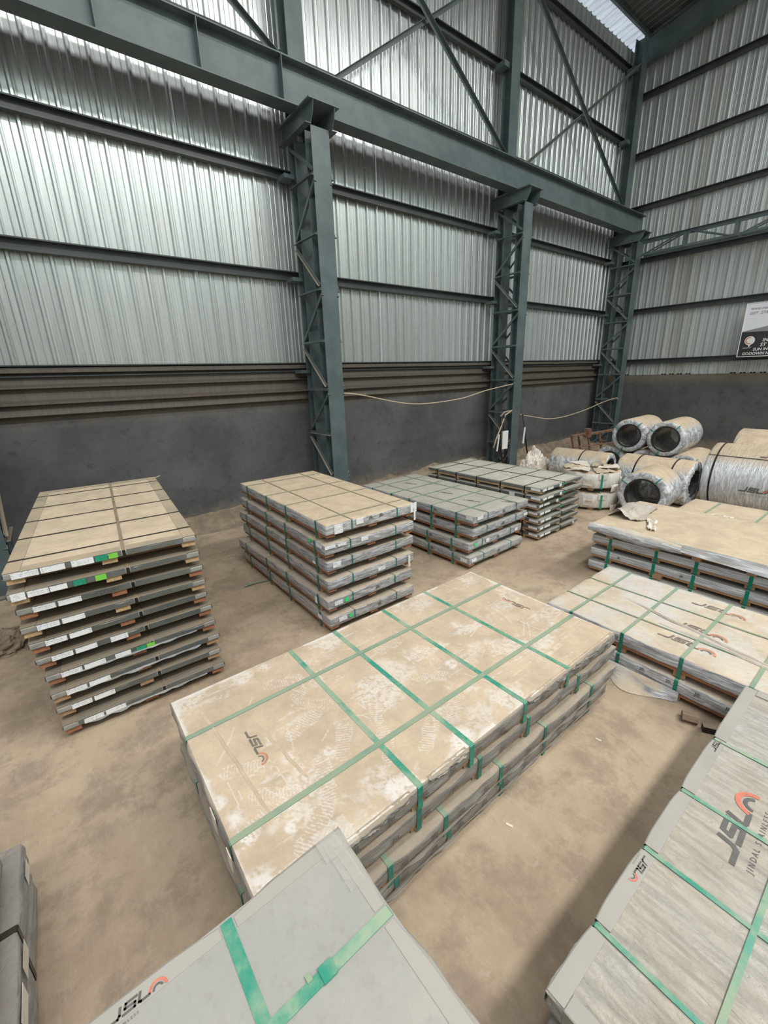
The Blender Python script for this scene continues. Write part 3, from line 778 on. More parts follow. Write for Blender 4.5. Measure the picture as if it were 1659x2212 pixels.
# --- stack B: six
Bs = [(1.965,3.514,1.17,-1.0),(1.925,3.5,1.17,-1.2),(1.955,3.523,1.175,0.3),(1.936,3.504,1.167,-.6),(1.904,3.47,1.165,.9),(1.9,3.45,1.16,0)]
for i, (x, y, W, rot) in enumerate(Bs):
    n = 6-i; L = 2.45; r = R(rot); d = Vector((math.cos(r), math.sin(r))); nn = Vector((-d.y, d.x)); c = Vector((x, y)) + d*W/2 + nn*L/2
    extra = {0: 'sandy-topped', 1: 'corner-stickered', 2: 'wrinkled', 3: 'paper-tagged', 4: 'neon-stickered', 5: 'neon-stickered'}[i]
    B = Bundle('steel_sheet_bundle', f'{extra} grey film sheet bundle, {which(i,6)} in the six-high stack', c.x, c.y, (n-1)*.2, W, L, .2, .112, r,
               W_B if i == 0 else W_B2, GREEN_T, [-L/2+.22, -L/2+.95, -L/2+1.52, -L/2+2.2], [-W/2+.31, W/2-.26], plank=.03, amp=.007, topamp=.004, seed=20+i,
               woodmat=WOOD_R, blockmat=WOOD_T, group='sheet bundles in the six-high stack', step=.08, pinch=.003, lsw=.014)
    zc = (B.z0+B.z1)/2
    if i == 0:
        B.sticker('front', -W/2+.14, .1, .1, STK_W, zc-.005); B.sticker('front', -W/2+.4, .09, .065, STK_W, zc+.02)
        B.sticker('front', W/2-.03, .09, .11, STK_W, zc+.012)
        MB().box(W/2-.035, W/2-.01, -L/2-.022, -L/2-.02, .0, .16).build('hanging_tag', STK_W, B.t)
        B.side_marks('front', [-W/2+.52, -W/2+.66], .045, zc+.012, word='Hasmukh' if False else 'JSL')
    if i == 1:
        B.sticker('front', -W/2+.06, .12, .035, STK_W, zc+.03); B.sticker('front', -W/2+.2, .1, .03, STK_W, zc+.025); B.sticker('front', -W/2+.48, .09, .05, STK_W, zc+.02)
        B.sticker('left', -L/2+.1, .12, .04, STK_W, zc+.03); B.sticker('left', -L/2+.3, .05, .04, STK_N, zc+.03)
    if i == 2:
        B.sticker('front', -W/2+.11, .1, .06, STK_W, zc+.01); B.sticker('left', -L/2+.26, .06, .035, STK_W, zc-.02)
    if i == 3:
        B.sticker('front', W/2-.48, .1, .045, STK_W, zc); MB().box(W/2-.1, W/2-.07, -L/2-.024, -L/2-.022, .04, .185).build('hanging_tag', CRUMP, B.t)
    if i == 4:
        B.sticker('front', -W/2+.12, .1, .05, STK_W, zc); B.sticker('front', -W/2+.22, .04, .045, STK_N, zc); B.side_marks('front', [-W/2+.62], .045, zc-.01)
        B.sticker('left', -L/2+.24, .05, .08, STK_W, zc-.02)
    if i == 5:
        B.sticker('front', -W/2+.15, .1, .05, STK_W, zc+.01); B.sticker('front', -W/2+.25, .04, .045, STK_N, zc+.01); B.side_marks('front', [-W/2+.62], .045, zc-.01)
        B.sticker('left', -L/2+.2, .09, .05, STK_W, zc)

# --- stack C: four
Cs = [(4.187,3.5,1.24,1.0),(4.21,3.52,1.26,1.5),(4.155,3.55,1.24,1.5),(4.148,3.515,1.222,1.0)]
for i, (x, y, W, rot) in enumerate(Cs):
    n = 4-i; L = 2.47; r = R(rot); d = Vector((math.cos(r), math.sin(r))); nn = Vector((-d.y, d.x)); c = Vector((x, y)) + d*W/2 + nn*L/2
    extra = {0: 'flat-topped', 1: 'plain', 2: 'mint-stickered', 3: 'white-cornered'}[i]
    B = Bundle('steel_sheet_bundle', f'{extra} blue-grey sheet bundle, {which(i,4)} of four right of the six-high stack', c.x, c.y, (n-1)*.196, W, L, .196, .11, r,
               W_C, GREEN_D, [-L/2+.31, -L/2+.79, -L/2+1.27, -L/2+1.7, -L/2+2.2], [-W/2+.3, W/2-.28], plank=.03, amp=.007, topamp=.006, seed=40+i,
               woodmat=WOOD_R, group='sheet bundles in the four-high stack behind', step=.1, pinch=.003, lsw=.014)
    zc = (B.z0+B.z1)/2
    if i == 0:
        for (lx, ly) in ((4.75, 5.6), (4.75, 4.75), (4.7, 4.15), (5.05, 3.72)): B.top_logo(lx, ly, .25, -1, .05, mats=(PRINT_S, PRINT_S))
        B.sticker('front', -W/2+.12, .12, .05, STK_W, zc+.02); B.sticker('left', -L/2+.07, .12, .05, STK_W, zc+.02)
    if i == 2: B.sticker('front', -W/2+.14, .05, .04, STK_N, zc+.01); B.sticker('front', -W/2+.4, .07, .055, STK_W, zc+.01); B.sticker('front', W/2-.15, .07, .05, STK_W, zc)
    if i == 3: B.sticker('front', -W/2+.08, .1, .05, STK_W, zc+.01); B.sticker('left', -L/2+.1, .12, .05, STK_W, zc)
    if i == 1: B.sticker('front', W/2-.05, .1, .045, STK_W, zc+.01)
    B.side_marks('front', [0.0], .05, zc-.015); B.side_marks('left', [-.5], .05, zc-.01)

# --- stack D: seven
Ds = [(5.66,3.451,1.22,1.2),(5.63,3.42,1.24,1.4),(5.64,3.48,1.25,1.1),(5.675,3.476,1.235,1.2),(5.698,3.467,1.23,1.4),(5.72,3.487,1.21,1.0),(5.75,3.49,1.18,.6)]
for i, (x, y, W, rot) in enumerate(Ds):
    n = 7-i; L = 2.4; r = R(rot); d = Vector((math.cos(r), math.sin(r))); nn = Vector((-d.y, d.x)); c = Vector((x, y)) + d*W/2 + nn*L/2
    extra = {0: 'flat-topped', 1: 'square-tagged'}.get(i, 'white-stickered')
    B = Bundle('steel_sheet_bundle', f'{extra} dark grey sheet bundle, {which(i,7)} in the seven-high stack', c.x, c.y, (n-1)*.128, W, L, .128, .05, r,
               W_D, BLACK_ST, [-L/2+.3, -L/2+.75, -L/2+1.24, -L/2+1.7, -L/2+2.17], [.05], plank=.03, amp=.002, topamp=.002, seed=60+i, guards=GUARD_D,
               woodmat=WOOD_Y, blockmat=WOOD_Y, wrapbattens=True, group='sheet bundles in the seven-high stack', gtop=.05, step=.15, sw=.022, pinch=.002)
    B.sticker('front', -W/2+.08, .1, .04, STK_W); B.sticker('front', -W/2+.24, .16, .036, STK_W); B.sticker('left', -L/2+.1, .16, .038, STK_W)
    if i < 3: B.sticker('front', -.08, .07, .042, STK_W)
    if i in (0, 1, 2, 3): B.sticker('front', .02, .07, .03, STK_G)
    if i == 1: B.sticker('left', -L/2+.52, .1, .06, STK_W)
    if i == 6: B.sticker('front', W/2-.15, .05, .03, STK_W)

# --- stack G: four, long side along X; front (near) face = local left/right
def foot(px, py, ang, Lf=.28, Wf=.1):
    return (px, py, ang, Lf, Wf)
def scuff_field(xs, ys, feet, blobs, edge, W, L, seed):
    X, Y = np.meshgrid(xs, ys, indexing='ij'); rng = np.random.RandomState(seed)
    def vn(sx, sy):
        g = rng.rand(64, 64); a = (X/sx) % 63; b = (Y/sy) % 63; i = a.astype(int); j = b.astype(int); fa = a-i; fb = b-j
        fa = fa*fa*(3-2*fa); fb = fb*fb*(3-2*fb)
        return g[i, j]*(1-fa)*(1-fb)+g[i+1, j]*fa*(1-fb)+g[i, j+1]*(1-fa)*fb+g[i+1, j+1]*fa*fb
    n1 = (vn(.35, .35)+.6*vn(.15, .15)+.4*vn(.06, .06)+.3*vn(.025, .025))/2.3
    S = np.clip((n1-.58)*4.5, 0, .65)
    # sweeping smears
    sm = vn(.012, .16)*.5+vn(.05, .3)*.5; S = np.maximum(S, np.clip((sm-.66)*4, 0, .5)*(n1 > .45))
    for (bx, by, br, amt) in blobs:
        d = np.hypot(X-bx, Y-by)/br; m = np.clip(1.25-d+(n1-.5)*2.2, 0, 1)
        S = np.maximum(S, np.clip(m*1.6, 0, 1)*amt)
    for (fx_, fy_, an, Lf, Wf) in feet:
        c, s_ = math.cos(an), math.sin(an); u = (X-fx_)*c+(Y-fy_)*s_; v = -(X-fx_)*s_+(Y-fy_)*c
        uu = u/Lf; wd = Wf/2*(1-.28*np.exp(-((uu+.12)/.13)**2))*np.sqrt(np.clip(1-(np.abs(uu)*2)**4, 0, 1))
        ins = (np.abs(v) < wd) & (np.abs(uu) < .5)
        tread = (np.sin(u*2*math.pi/.017+np.sin(v*60)*1.2) > -.1); rim = ins & (np.abs(v) > wd-.005)
        S = np.where(ins & (tread | rim), np.maximum(S, .3+.55*n1), np.where(ins, S*.4, S))
    S = S*np.clip((.6*vn(.011, .011)+.4*vn(.03, .03)-.22)*3.0, .1, .88)
    for q in range(60):
        x0, y0, an = (rng.rand()-.5)*W, (rng.rand()-.5)*L, rng.rand()*3.14; ln_ = .05+.25*rng.rand()**2; u = (X-x0)*math.cos(an)+(Y-y0)*math.sin(an); v = -(X-x0)*math.sin(an)+(Y-y0)*math.cos(an)+.6*u*u
        S = np.where((np.abs(u) < ln_/2) & (np.abs(v) < .0035), np.maximum(S, .55), S)
    e = np.minimum(W/2-np.abs(X), L/2-np.abs(Y))
    S = np.maximum(S, np.clip((1-e/edge)*1.4+(n1-.62)*5, 0, .8)*np.clip(1.5-e/edge, 0, 1))
    return S
def scuff_top(B, feet, blobs, edge, seed, cell, mat, thick=.0):
    nx, ny = int((B.W-.02)/cell), int((B.L-.02)/cell)
    xs = np.linspace(-B.W/2+.008, B.W/2-.008, nx); ys = np.linspace(-B.L/2+.008, B.L/2-.008, ny)
    S = scuff_field(xs, ys, feet, blobs, edge, B.W, B.L, seed)
    X, Y = np.meshgrid(xs, ys, indexing='ij'); z = B.z1 + .0012 - S*.0007
    co = np.stack([X, Y, z], -1).reshape(-1, 3)
    I, J = np.meshgrid(np.arange(nx-1), np.arange(ny-1), indexing='ij'); a = (I*ny+J).ravel()
    F = np.stack([a, a+ny, a+ny+1, a+1], -1)
    me = bpy.data.meshes.new('top_film'); me.vertices.add(len(co)); me.vertices.foreach_set('co', co.astype(np.float32).ravel())
    me.loops.add(F.size); me.loops.foreach_set('vertex_index', F.astype(np.int32).ravel())
    me.polygons.add(len(F)); me.polygons.foreach_set('loop_start', np.arange(0, F.size, 4, dtype=np.int32)); me.polygons.foreach_set('loop_total', np.full(len(F), 4, dtype=np.int32))
    me.update(calc_edges=True); me.materials.append(mat)
    at = me.attributes.new('scuff', 'FLOAT', 'POINT'); at.data.foreach_set('value', S.astype(np.float32).ravel())
    me.polygons.foreach_set('use_smooth', [True]*len(F))
    return link('top_film', me, B.t)

Gs = [(.245, 1.19, 2.9, 1.46), (.27, 1.2, 2.94, 1.44), (.25, 1.17, 2.95, 1.46), (.28, 1.2, 2.87, 1.42)]
for i, (x0, y0, L, W) in enumerate(Gs):
    n = 4-i; cx, cy = x0+L/2, y0+W/2
    extra = {0: 'footprinted sandy', 1: 'side-printed grey', 2: 'crumpled grey', 3: 'silver-grey'}[i]
    cr = [-(xx-cx) for xx in (1.09, 1.48, 1.98, 2.48)] if i == 0 else [-(xx-cx)+(.05 if i == 1 else -.06*i) for xx in (.75, 1.14, 1.62, 2.1, 2.72)]
    B = Bundle('steel_sheet_bundle', f'wide {extra} sheet bundle, {which(i,4)} in the centre foreground stack', cx, cy, (n-1)*.16, W, L, .16, .095, R(90),
               W_G2, GREEN_F if i == 0 else GREEN_D, cr, [1.53-cy, 2.27-cy], plank=.02, amp=.013, topamp=.003 if i else .001, seed=80+i, woodmat=WOOD_T,
               blockmat=WOOD_T, group='sheet bundles in the centre foreground stack', step=.045, pinch=.004, sw=.034 if i == 0 else .032, longmat=GREEN_D)
    zc = (B.z0+B.z1)/2
    # near long side is local -x for rot 90 (local x = world y)
    mk = [B.w2l(xx, y0).y for xx in [.45+.21*k+.03*i for k in range(13)]]
    B.side_marks('left', mk, .042, zc-.01, out=.006)
    if i == 0:
        def F_(x, y, a, **k):
            p = B.w2l(x, y); d = Vector((math.cos(a), math.sin(a), 0)); d.rotate(Matrix.Rotation(-B.rot, 3, 'Z')); return foot(p.x, p.y, math.atan2(d.y, d.x), **k)
        def Bl(x, y, r, a): p = B.w2l(x, y); return (p.x, p.y, r, a)
        feet = [F_(.83,1.93,.3), F_(.95,1.68,.95), F_(.75,1.55,1.25), F_(1.12,1.5,1.1), F_(.42,1.55,.2), F_(.5,1.62,2.6), F_(.67,1.24,-.9, Lf=.26), F_(.58,1.35,.5),
                F_(1.0,2.2,.2), F_(1.25,2.35,.9), F_(.9,2.35,-.3), F_(1.22,1.72,.8, Lf=.2), F_(.95,2.05,2.4), F_(1.35,1.4,.6), F_(1.6,1.45,.3), F_(1.85,1.9,1.3), F_(2.1,1.7,.4),
                F_(2.2,2.4,1.2), F_(1.7,2.2,.1), F_(.45,1.85,-.5), F_(2.45,1.4,.9), F_(1.7,1.75,-.6)]
        blobs = [Bl(.3,1.62,.07,.95), Bl(.32,1.5,.05,1), Bl(.3,2.6,.1,.7), Bl(.3,1.27,.09,.9), Bl(.35,1.24,.07,.9), Bl(.27,1.75,.05,.9), Bl(1.0,1.26,.08,1), Bl(1.08,1.25,.05,1), Bl(1.35,1.85,.16,.7), Bl(1.45,1.25,.09,1),
                 Bl(1.55,1.95,.14,.6), Bl(.7,2.58,.08,.7), Bl(.87,2.58,.06,.8), Bl(1.35,2.55,.13,.7), Bl(1.95,1.3,.12,.7), Bl(1.7,1.28,.12,.5), Bl(1.9,1.75,.05,.9), Bl(2.85,2.0,.07,.5),
                 Bl(3.0,2.55,.1,.6), Bl(2.3,2.5,.12,.5), Bl(.85,1.66,.05,.8), Bl(.66,1.78,.05,.8), Bl(1.15,2.42,.1,.5), Bl(.95,1.36,.09,.6), Bl(.5,1.42,.03,1)]
        scuff_top(B, feet, blobs, .05, 5, .0065, W_G)
        for (fx0, fy0, fx1, fy1) in ((.38, 2.52, .45, 1.5), (.6, 2.2, .68, 1.58)):
            def fn(u, v):
                x = fx0+(fx1-fx0)*u+.006*noise.noise(Vector((u*9, 0, fx0))); y = fy0+(fy1-fy0)*u; p = B.w2l(x, y)
                return (p.x, p.y+(v-.5)*.022, B.z1+.0005+.006*math.sin(v*math.pi)*math.sin(u*math.pi))
            MB().grid(fn, 50, 4).build('film_fold', W_G, B.bo, smooth=True)
        B.top_logo(.53, 2.09, -.02, -1, .05, mats=(PRINT_S, PRINT_RS)); B.top_logo(2.96, 1.82, -.03, 1, .05, mats=(PRINT_S, PRINT_RS))
        # ragged torn film hanging along the near edge
        for (xa, xb, dp) in ((2.0, 3.12, .05), (.45, 1.03, .055), (1.15, 1.44, .03)):
            b = MB()
            def fn(u, v):
                X = xa+(xb-xa)*u; q = Vector((X*14, v*5, 3.3)); k = noise.noise(q)+.6*noise.noise(q*2.7)+.4*noise.noise(q*6)
                k2 = .5+.5*noise.noise(Vector((X*9, 1, 7)))+.35*noise.noise(Vector((X*37, 2, 7)))
                e = math.sin(min(1, max(0, u*12))*math.pi/2)*math.sin(min(1, max(0, (1-u)*12))*math.pi/2)
                p = B.w2l(X, y0-.006-.011*k*(v > 0)-.004*v+.03*(v == 0)); return (p.x, p.y, B.z1+.002-(dp*(.25+.75*k2)*v)*e+(.004*k if 0 < v < .6 else 0))
            b.grid(fn, int((xb-xa)/.008), 5).build('torn_film_edge', W_G2, B.bo, smooth=True)
        B.sticker('front', 0, .0, .0, STK_W) if False else None
        b = MB(); p = B.w2l(.235, 1.72); b.box(p.x-.03, p.x+.05, p.y, p.y+.004, B.z0-.02, B.z1-.01); p = B.w2l(.235, 1.5); b.box(p.x-.02, p.x+.04, p.y, p.y+.004, B.z0-.02, B.z1-.02)
        b.build('white_tape', CRUMP, B.t)
    if i in (2, 3):
        b = MB()
        def fn(u, v):
            X = x0+.15+(L-.4)*u; k = abs(noise.noise(Vector((X*5, 8.3+i, v*2)))); k3 = noise.noise(Vector((X*22, i, v*3))); p = B.w2l(X, y0-.014-.02*v*k)
            return (p.x, p.y, B.z0+.02-.035*v*(.4+k*.7+.2*k3))
        b.grid(fn, 130, 3).build('loose_film', W_G2, B.bo, smooth=True)

# --- stack F: two (long along Y)
for i in range(2):
    n = 2-i; W, L = 1.26, 2.5; cx, cy = 3.57+W/2, 2.0-L/2
    B = Bundle('steel_sheet_bundle', ['tan-dusted sheet bundle with faded red arcs, upper of the pair right of centre', 'sheet bundle with film skirt on the floor, lower of the pair right of centre'][i],
               cx+(-.02 if i else 0), cy, (n-1)*.2, W, L, .2, .115, 0, W_F, GREEN_D if i == 0 else GREEN, [1.76-cy, 1.29-cy, .835-cy, .4-cy, -.05-cy], [3.925-cx, 4.385-cx], plank=.03, amp=.014, topamp=.01,
               seed=110+i, woodmat=WOOD_R, blockmat=WOOD_T, group='pair of bundles right of centre', step=.045, pinch=.004, sw=.028, guards=None, lsw=.014)
    zc = (B.z0+B.z1)/2
    if i == 0:
        for lx in (4.59, 4.08, 3.79): B.top_logo(lx, 1.08, 0, -1, .075, mats=(PRINT_S, PRINT_RS))
        B.side_marks('left', [B.w2l(3.57, 1.36).y], .05, B.z1-.075)
        # long raised fold in the film
        b = MB()
        def fn(u, v):
            y = 1.55-1.75*u; x = 4.22-.42*u+.02*noise.noise(Vector((u*6, 0, 0))); p = B.w2l(x, y)
            return (p.x+(v-.5)*.03, p.y, B.z1-.003+.018*math.sin(v*math.pi)*math.sin(min(1, u*4)*math.pi/2))
        b.grid(fn, 60, 4).build('film_fold', W_F, B.bo, smooth=True)
        def fn2(u, v):
            y = 1.15-1.1*u; x = 4.0-.12*u; p = B.w2l(x, y)
            return (p.x+(v-.5)*.04, p.y, B.z1-.003+.022*math.sin(v*math.pi)*math.sin(u*math.pi))
        MB().grid(fn2, 40, 4).build('film_fold', W_F, B.bo, smooth=True)
    else:
        B.side_marks('left', [B.w2l(3.57, yy).y for yy in (1.3, 1.1, .9, .7, .5, .3)], .035, B.z1-.045)
        b = MB()
        def fn(u, v):
            y = 1.9-1.1*u; k = abs(noise.noise(Vector((y*3, 1.3, v)))); e = math.sin(min(1, max(0, (1-u)*5))*math.pi/2); p = B.w2l(3.55-.01-.17*v*e*(.4+k*1.3), y)
            return (p.x, p.y, max(.004, (B.z0+.02)*(1-v)**.8+.012*k))
        b.grid(fn, 70, 5).build('film_skirt', W_F, B.t, smooth=True)

# wood block and tube stub on the floor beside F
o = thing('wooden_block', (3.4, .67, 0), 'brown wooden block beside the film skirt on the floor', 'wood block', None, .4)
b = MB(); 
for s_ in (0,):
    pts = [(.045*math.cos(R(a)), .04*math.sin(R(a))) for a in range(0, 360, 60)]
    b.add([(x, -.05, y+.035) for x, y in pts] + [(x, .05, y+.035) for x, y in pts], [tuple(range(6)), tuple(range(11, 5, -1))] + [(i, (i+1) % 6, 6+(i+1) % 6, 6+i) for i in range(6)])
b.build('block', m_wood('grey_brown_wood', (.27, .19, .13)), o)
o = thing('steel_tube_stub', (3.4, .535, 0), 'short dark square tube stub on the floor by the wooden block', 'tube', None, .5)
b = MB(); a, t_ = .024, .004
b.prof((0, -.05, .025), (0, .05, .025), [(-a,-a),(a,-a),(a,a),(-a,a)]).build('tube', RING, o)
MB().prof((0, -.0505, .025), (0, -.0501, .025), [(-a+t_,-a+t_),(a-t_,-a+t_),(a-t_,a-t_),(-a+t_,a-t_)]).build('dark_hollow_face', RUBBER, o)  # black plate on the solid end, painted stand-in for the shaded hollow

# --- stack E: four, top one torn
for i in range(4):
    n = 4-i; W, L = 1.42, 2.5; x0 = [5.33, 5.40, 5.38, 5.36][i]; cx, cy = x0+W/2, 2.49-L/2-(0 if i else 0)
    extra = ['torn-open sandy', 'ridged silver', 'block-propped silver', 'mostly hidden silver'][i]
    B = Bundle('steel_sheet_bundle', f'{extra} sheet bundle, {which(i,4)} in the torn stack at right', cx, cy, (n-1)*.175, W, L, .175, .1, 0,
               W_E if i == 0 else W_E1, GREEN, [] if i == 0 else [2.26-cy, 1.725-cy, 1.315-cy, .83-cy, .3-cy], [] if i == 0 else [.3, -.4], plank=.028, amp=.018 if i == 0 else .006,
               topamp=.02 if i == 0 else .004, seed=130+i, woodmat=WOOD_T, blockmat=WOOD_T, group='bundles of the torn stack at right', step=.07, sw=.034)
    if i == 0:
        bt = boxme('batten', W-.04, .085, .047, WOOD_T)
        for c in (2.26-cy, 1.725-cy, 1.315-cy, .83-cy, .3-cy): link('batten', bt, B.t, (0, c, 0))
        # rolled film along the near edge
        def fn(u, v):
            y = 2.5-1.05*u; r = (.045+.03*math.sin(u*math.pi)+.012*noise.noise(Vector((u*7, v*3, 0)))); a = v*math.pi*1.7-.4
            p = B.w2l(5.31-.02, y); return (p.x-r*math.sin(a)*.9, p.y, B.z1-.06+r*math.cos(a)+.02*(1-u))
        MB().grid(fn, 40, 14).build('rolled_film', W_F, B.t, smooth=True)
        def fn(u, v):
            y = 1.5-1.5*u; k = noise.noise(Vector((u*5, v*2, 4))); p = B.w2l(5.33-.03-.05*v-.02*k, y)
            return (p.x, p.y, B.z1-.005-.12*v*(.5+.6*u)+.012*k)
        MB().grid(fn, 50, 6).build('hanging_film', W_E1, B.t, smooth=True)
        # folded-back flap at the far-left corner
        def fn(u, v):
            k = noise.noise(Vector((u*3.5, v*3.5, 2.2))); k2 = noise.noise(Vector((u*8, v*8, 5)))
            x = 5.75+.75*u+.05*k; y = 2.52-.1*u-.42*v*(1-.3*u)+.06*k
            z = .09*math.sin(min(1, v*1.3)*math.pi)*(1-.3*u)+.05*k+.02*k2
            p = B.w2l(x, y); return (p.x, p.y, B.z1+max(.004, z))
        MB().grid(fn, 34, 26).build('folded_back_film', FILMG, B.t, smooth=True)
        def fn(u, v):
            k = noise.noise(Vector((u*3, v*6, 9))); x = 5.95-.42*u; y = 2.02-.16*u+.1*(v-.5)*(1.2-u*.4)+.02*k
            p = B.w2l(x, y); return (p.x, p.y, B.z1+.006+.03*abs(k)+.012*math.sin(v*9))
        MB().grid(fn, 18, 10).build('torn_film_tongue', CRUMP, B.t, smooth=True)
    if i == 2:
        MB().box(-W/2-.03, -W/2+.07, 1.62-cy, 1.71-cy, -.0, .045).build('block', WOOD_T, B.t)
        B.side_marks('left', [.9, .2], .03, B.z1-.06)

# --- stack K behind E
for i in range(2):
    n = 2-i
    B = Bundle('steel_sheet_bundle', ['sandy sheet bundle with torn white paper on top, before the printed coil', 'lower sheet bundle under the torn-paper one, before the printed coil'][i],
               7.12+.55, .95, (n-1)*.25, 1.1, 2.5, .25, .17, 0, W_E, GREEN_D, [-.9, -.3, .3, .9], [], plank=.03, amp=.01, topamp=.01, seed=150+i, group='pair of bundles in front of the printed coil', step=.1)
    if i == 0:
        for q in range(9):
            random.seed(400+q); px, py = 7.15+random.random()*.35, 1.5+random.random()*.55; a = random.random()*3
            def fn(u, v):
                k = noise.noise(Vector((u*3+q, v*3, q)))
                x = px+.12*(u-.5)*math.cos(a)-.06*(v-.5)*math.sin(a); y = py+.12*(u-.5)*math.sin(a)+.06*(v-.5)*math.cos(a); p = B.w2l(x, y)
                return (p.x, p.y, B.z1+.006+.02*abs(k)+.01*u)
            MB().grid(fn, 6, 4).build('torn_paper', CRUMP, B.t, smooth=True)

# --- stack Q: right foreground (long along X)
for i in range(3):
    n = 3-i; L, W = 2.46, 1.24; x0, y1 = 1.0-.02*i, .415-.02*i; cx, cy = x0+L/2, y1-W/2
    B = Bundle('steel_sheet_bundle', ['creased film sheet bundle with big printed emblem, topmost in right foreground', 'film sheet bundle directly below the big emblem bundle, right foreground', 'film sheet bundle at the bottom of the right foreground stack'][i],
               cx, cy, (n-1)*.153, W, L, .153, .09, R(90), W_Q if i == 0 else W_R, GREEN_F if i == 0 else GREEN_D, [-(xx-cx) for xx in (1.325, 1.79, 2.25, 2.77)], [0.0-cy], plank=.02,
               amp=.012, topamp=.008 if i == 0 else .004, seed=170+i, guards=GUARD if i == 0 else None, gtop=.062, step=.04, pinch=.008, sw=.022, woodmat=WOOD_T, group='right foreground stack')
    if i == 0:
        B.top_logo(2.03, .12, 1, .04, .088, sub='JINDAL STAINLESS', lift=.003)
        B.top_logo(1.745, .392, -1, .0, .028, sub='STAINLESS', flat=True)
        B.top_logo(2.66, .372, 1, 0, .028, arcs=False, flat=True)

# --- stack P: near foreground
for i in range(7):
    n = 7-i; L, W = 2.44, 1.22; cx, cy = .415-L/2, .765-W/2
    rot = R(90+1.0)
    B = Bundle('steel_sheet_bundle', 'smooth grey film sheet bundle with strap buckle in the bottom foreground' if i == 0 else 'grey film sheet bundle hidden under the bottom foreground bundle',
               cx, cy, (n-1)*.2, W, L, .2, .12, rot, W_P if i == 0 else W_R, GREEN_F if i == 0 else GREEN_D, [-(.095-cx), -(-.62-cx), -(-1.3-cx)], [.522-cy, -.05-cy], plank=.025,
               amp=.012 if i == 0 else .003, topamp=.0008 if i == 0 else .004, seed=190+i, guards=GUARD if i == 0 else None, gtop=.042, step=.03 if i == 0 else .15, pinch=.012 if i == 0 else .004, sw=.026,
               group=None if i == 0 else 'bundles hidden under the bottom foreground bundle', woodmat=WOOD_T)
    if i == 0:
        p = lambda x, y: B.w2l(x, y)
        def F2(x, y, a, **k):
            q = p(x, y); d = Vector((math.cos(a), math.sin(a), 0)); d.rotate(Matrix.Rotation(-B.rot, 3, 'Z')); return foot(q.x, q.y, math.atan2(d.y, d.x), **k)
        q1 = p(.2, .6)
        feet = [F2(.22, .62, -.9, Lf=.24, Wf=.085), F2(.3, .33, -.3, Lf=.2, Wf=.08)]
        B.L2 = 0
        scuff_top(B, feet, [], .001, 11, .006, W_P)
        B.top_logo(-.155, .738, 1, .02, .02, sub='STAINLESS', flat=True)
        q2 = p(.225, .535); q2.x = B.longs[0]
        MB().box(q2.x-.016, q2.x+.016, q2.y-.016, q2.y+.016, B.z1+.0045, B.z1+.009).build('strap_buckle', GREEN_F, B.t)
        q3 = p(.19, .56); MB().box(q3.x-.012, q3.x+.004, q3.y-.004, q3.y+.008, B.z1+.003, B.z1+.006).build('strap_scrap', GREEN_D, B.t)
        # clear tape flap at the corner
        def fn(u, v):
            k = noise.noise(Vector((u*9, v*9, 1))); q = p(.33+.105*u, .77+.035*(1-v)-.05*v)
            return (q.x, q.y, B.z1+.006+.008*k*(1-v)+.004)
        MB().grid(fn, 18, 8).build('corner_tape', CLEAR, B.t, smooth=True)
        def fn(u, v):
            k = noise.noise(Vector((u*9, v*9, 6))); q = p(.345+.045*v, .79-.16*u)
            return (q.x, q.y, B.z1+.0065+.002*k)
        MB().grid(fn, 18, 5).build('corner_tape', CLEAR, B.t, smooth=True)

# --- stack R: bottom left
for i in range(3):
    n = 3-i; L, W = 2.44, 1.22; x1 = [-.6, -.55, -.56][i]; y1 = [2.24, 2.4, 2.38][i]; cx, cy = x1-L/2, y1-W/2
    B = Bundle('steel_sheet_bundle', ['shaded grey sheet bundle, topmost of the low stack at bottom left', 'grey sheet bundle with torn paper tags, middle of the low stack at bottom left', 'shaded grey sheet bundle, lowest of the low stack at bottom left'][i],
               cx, cy, (n-1)*.2, W, L, .2, .13 if i else .13, R(90), W_R, BLACK_ST, [-(x1-.3-cx), -(x1-1.2-cx), -(x1-2-cx)], [1.95-cy], plank=.03, amp=.01, topamp=.006, seed=210+i, group='low stack at bottom left', step=.08)
    if i == 1:
        zc = (B.z0+B.z1)/2
        for (aa, ww, hh) in ((2.27, .1, .06), (1.85, .12, .07), (1.66, .14, .08)):
            B.sticker('front', B.w2l(x1, aa).x, ww, hh, CRUMP, zc, name='paper_tag')

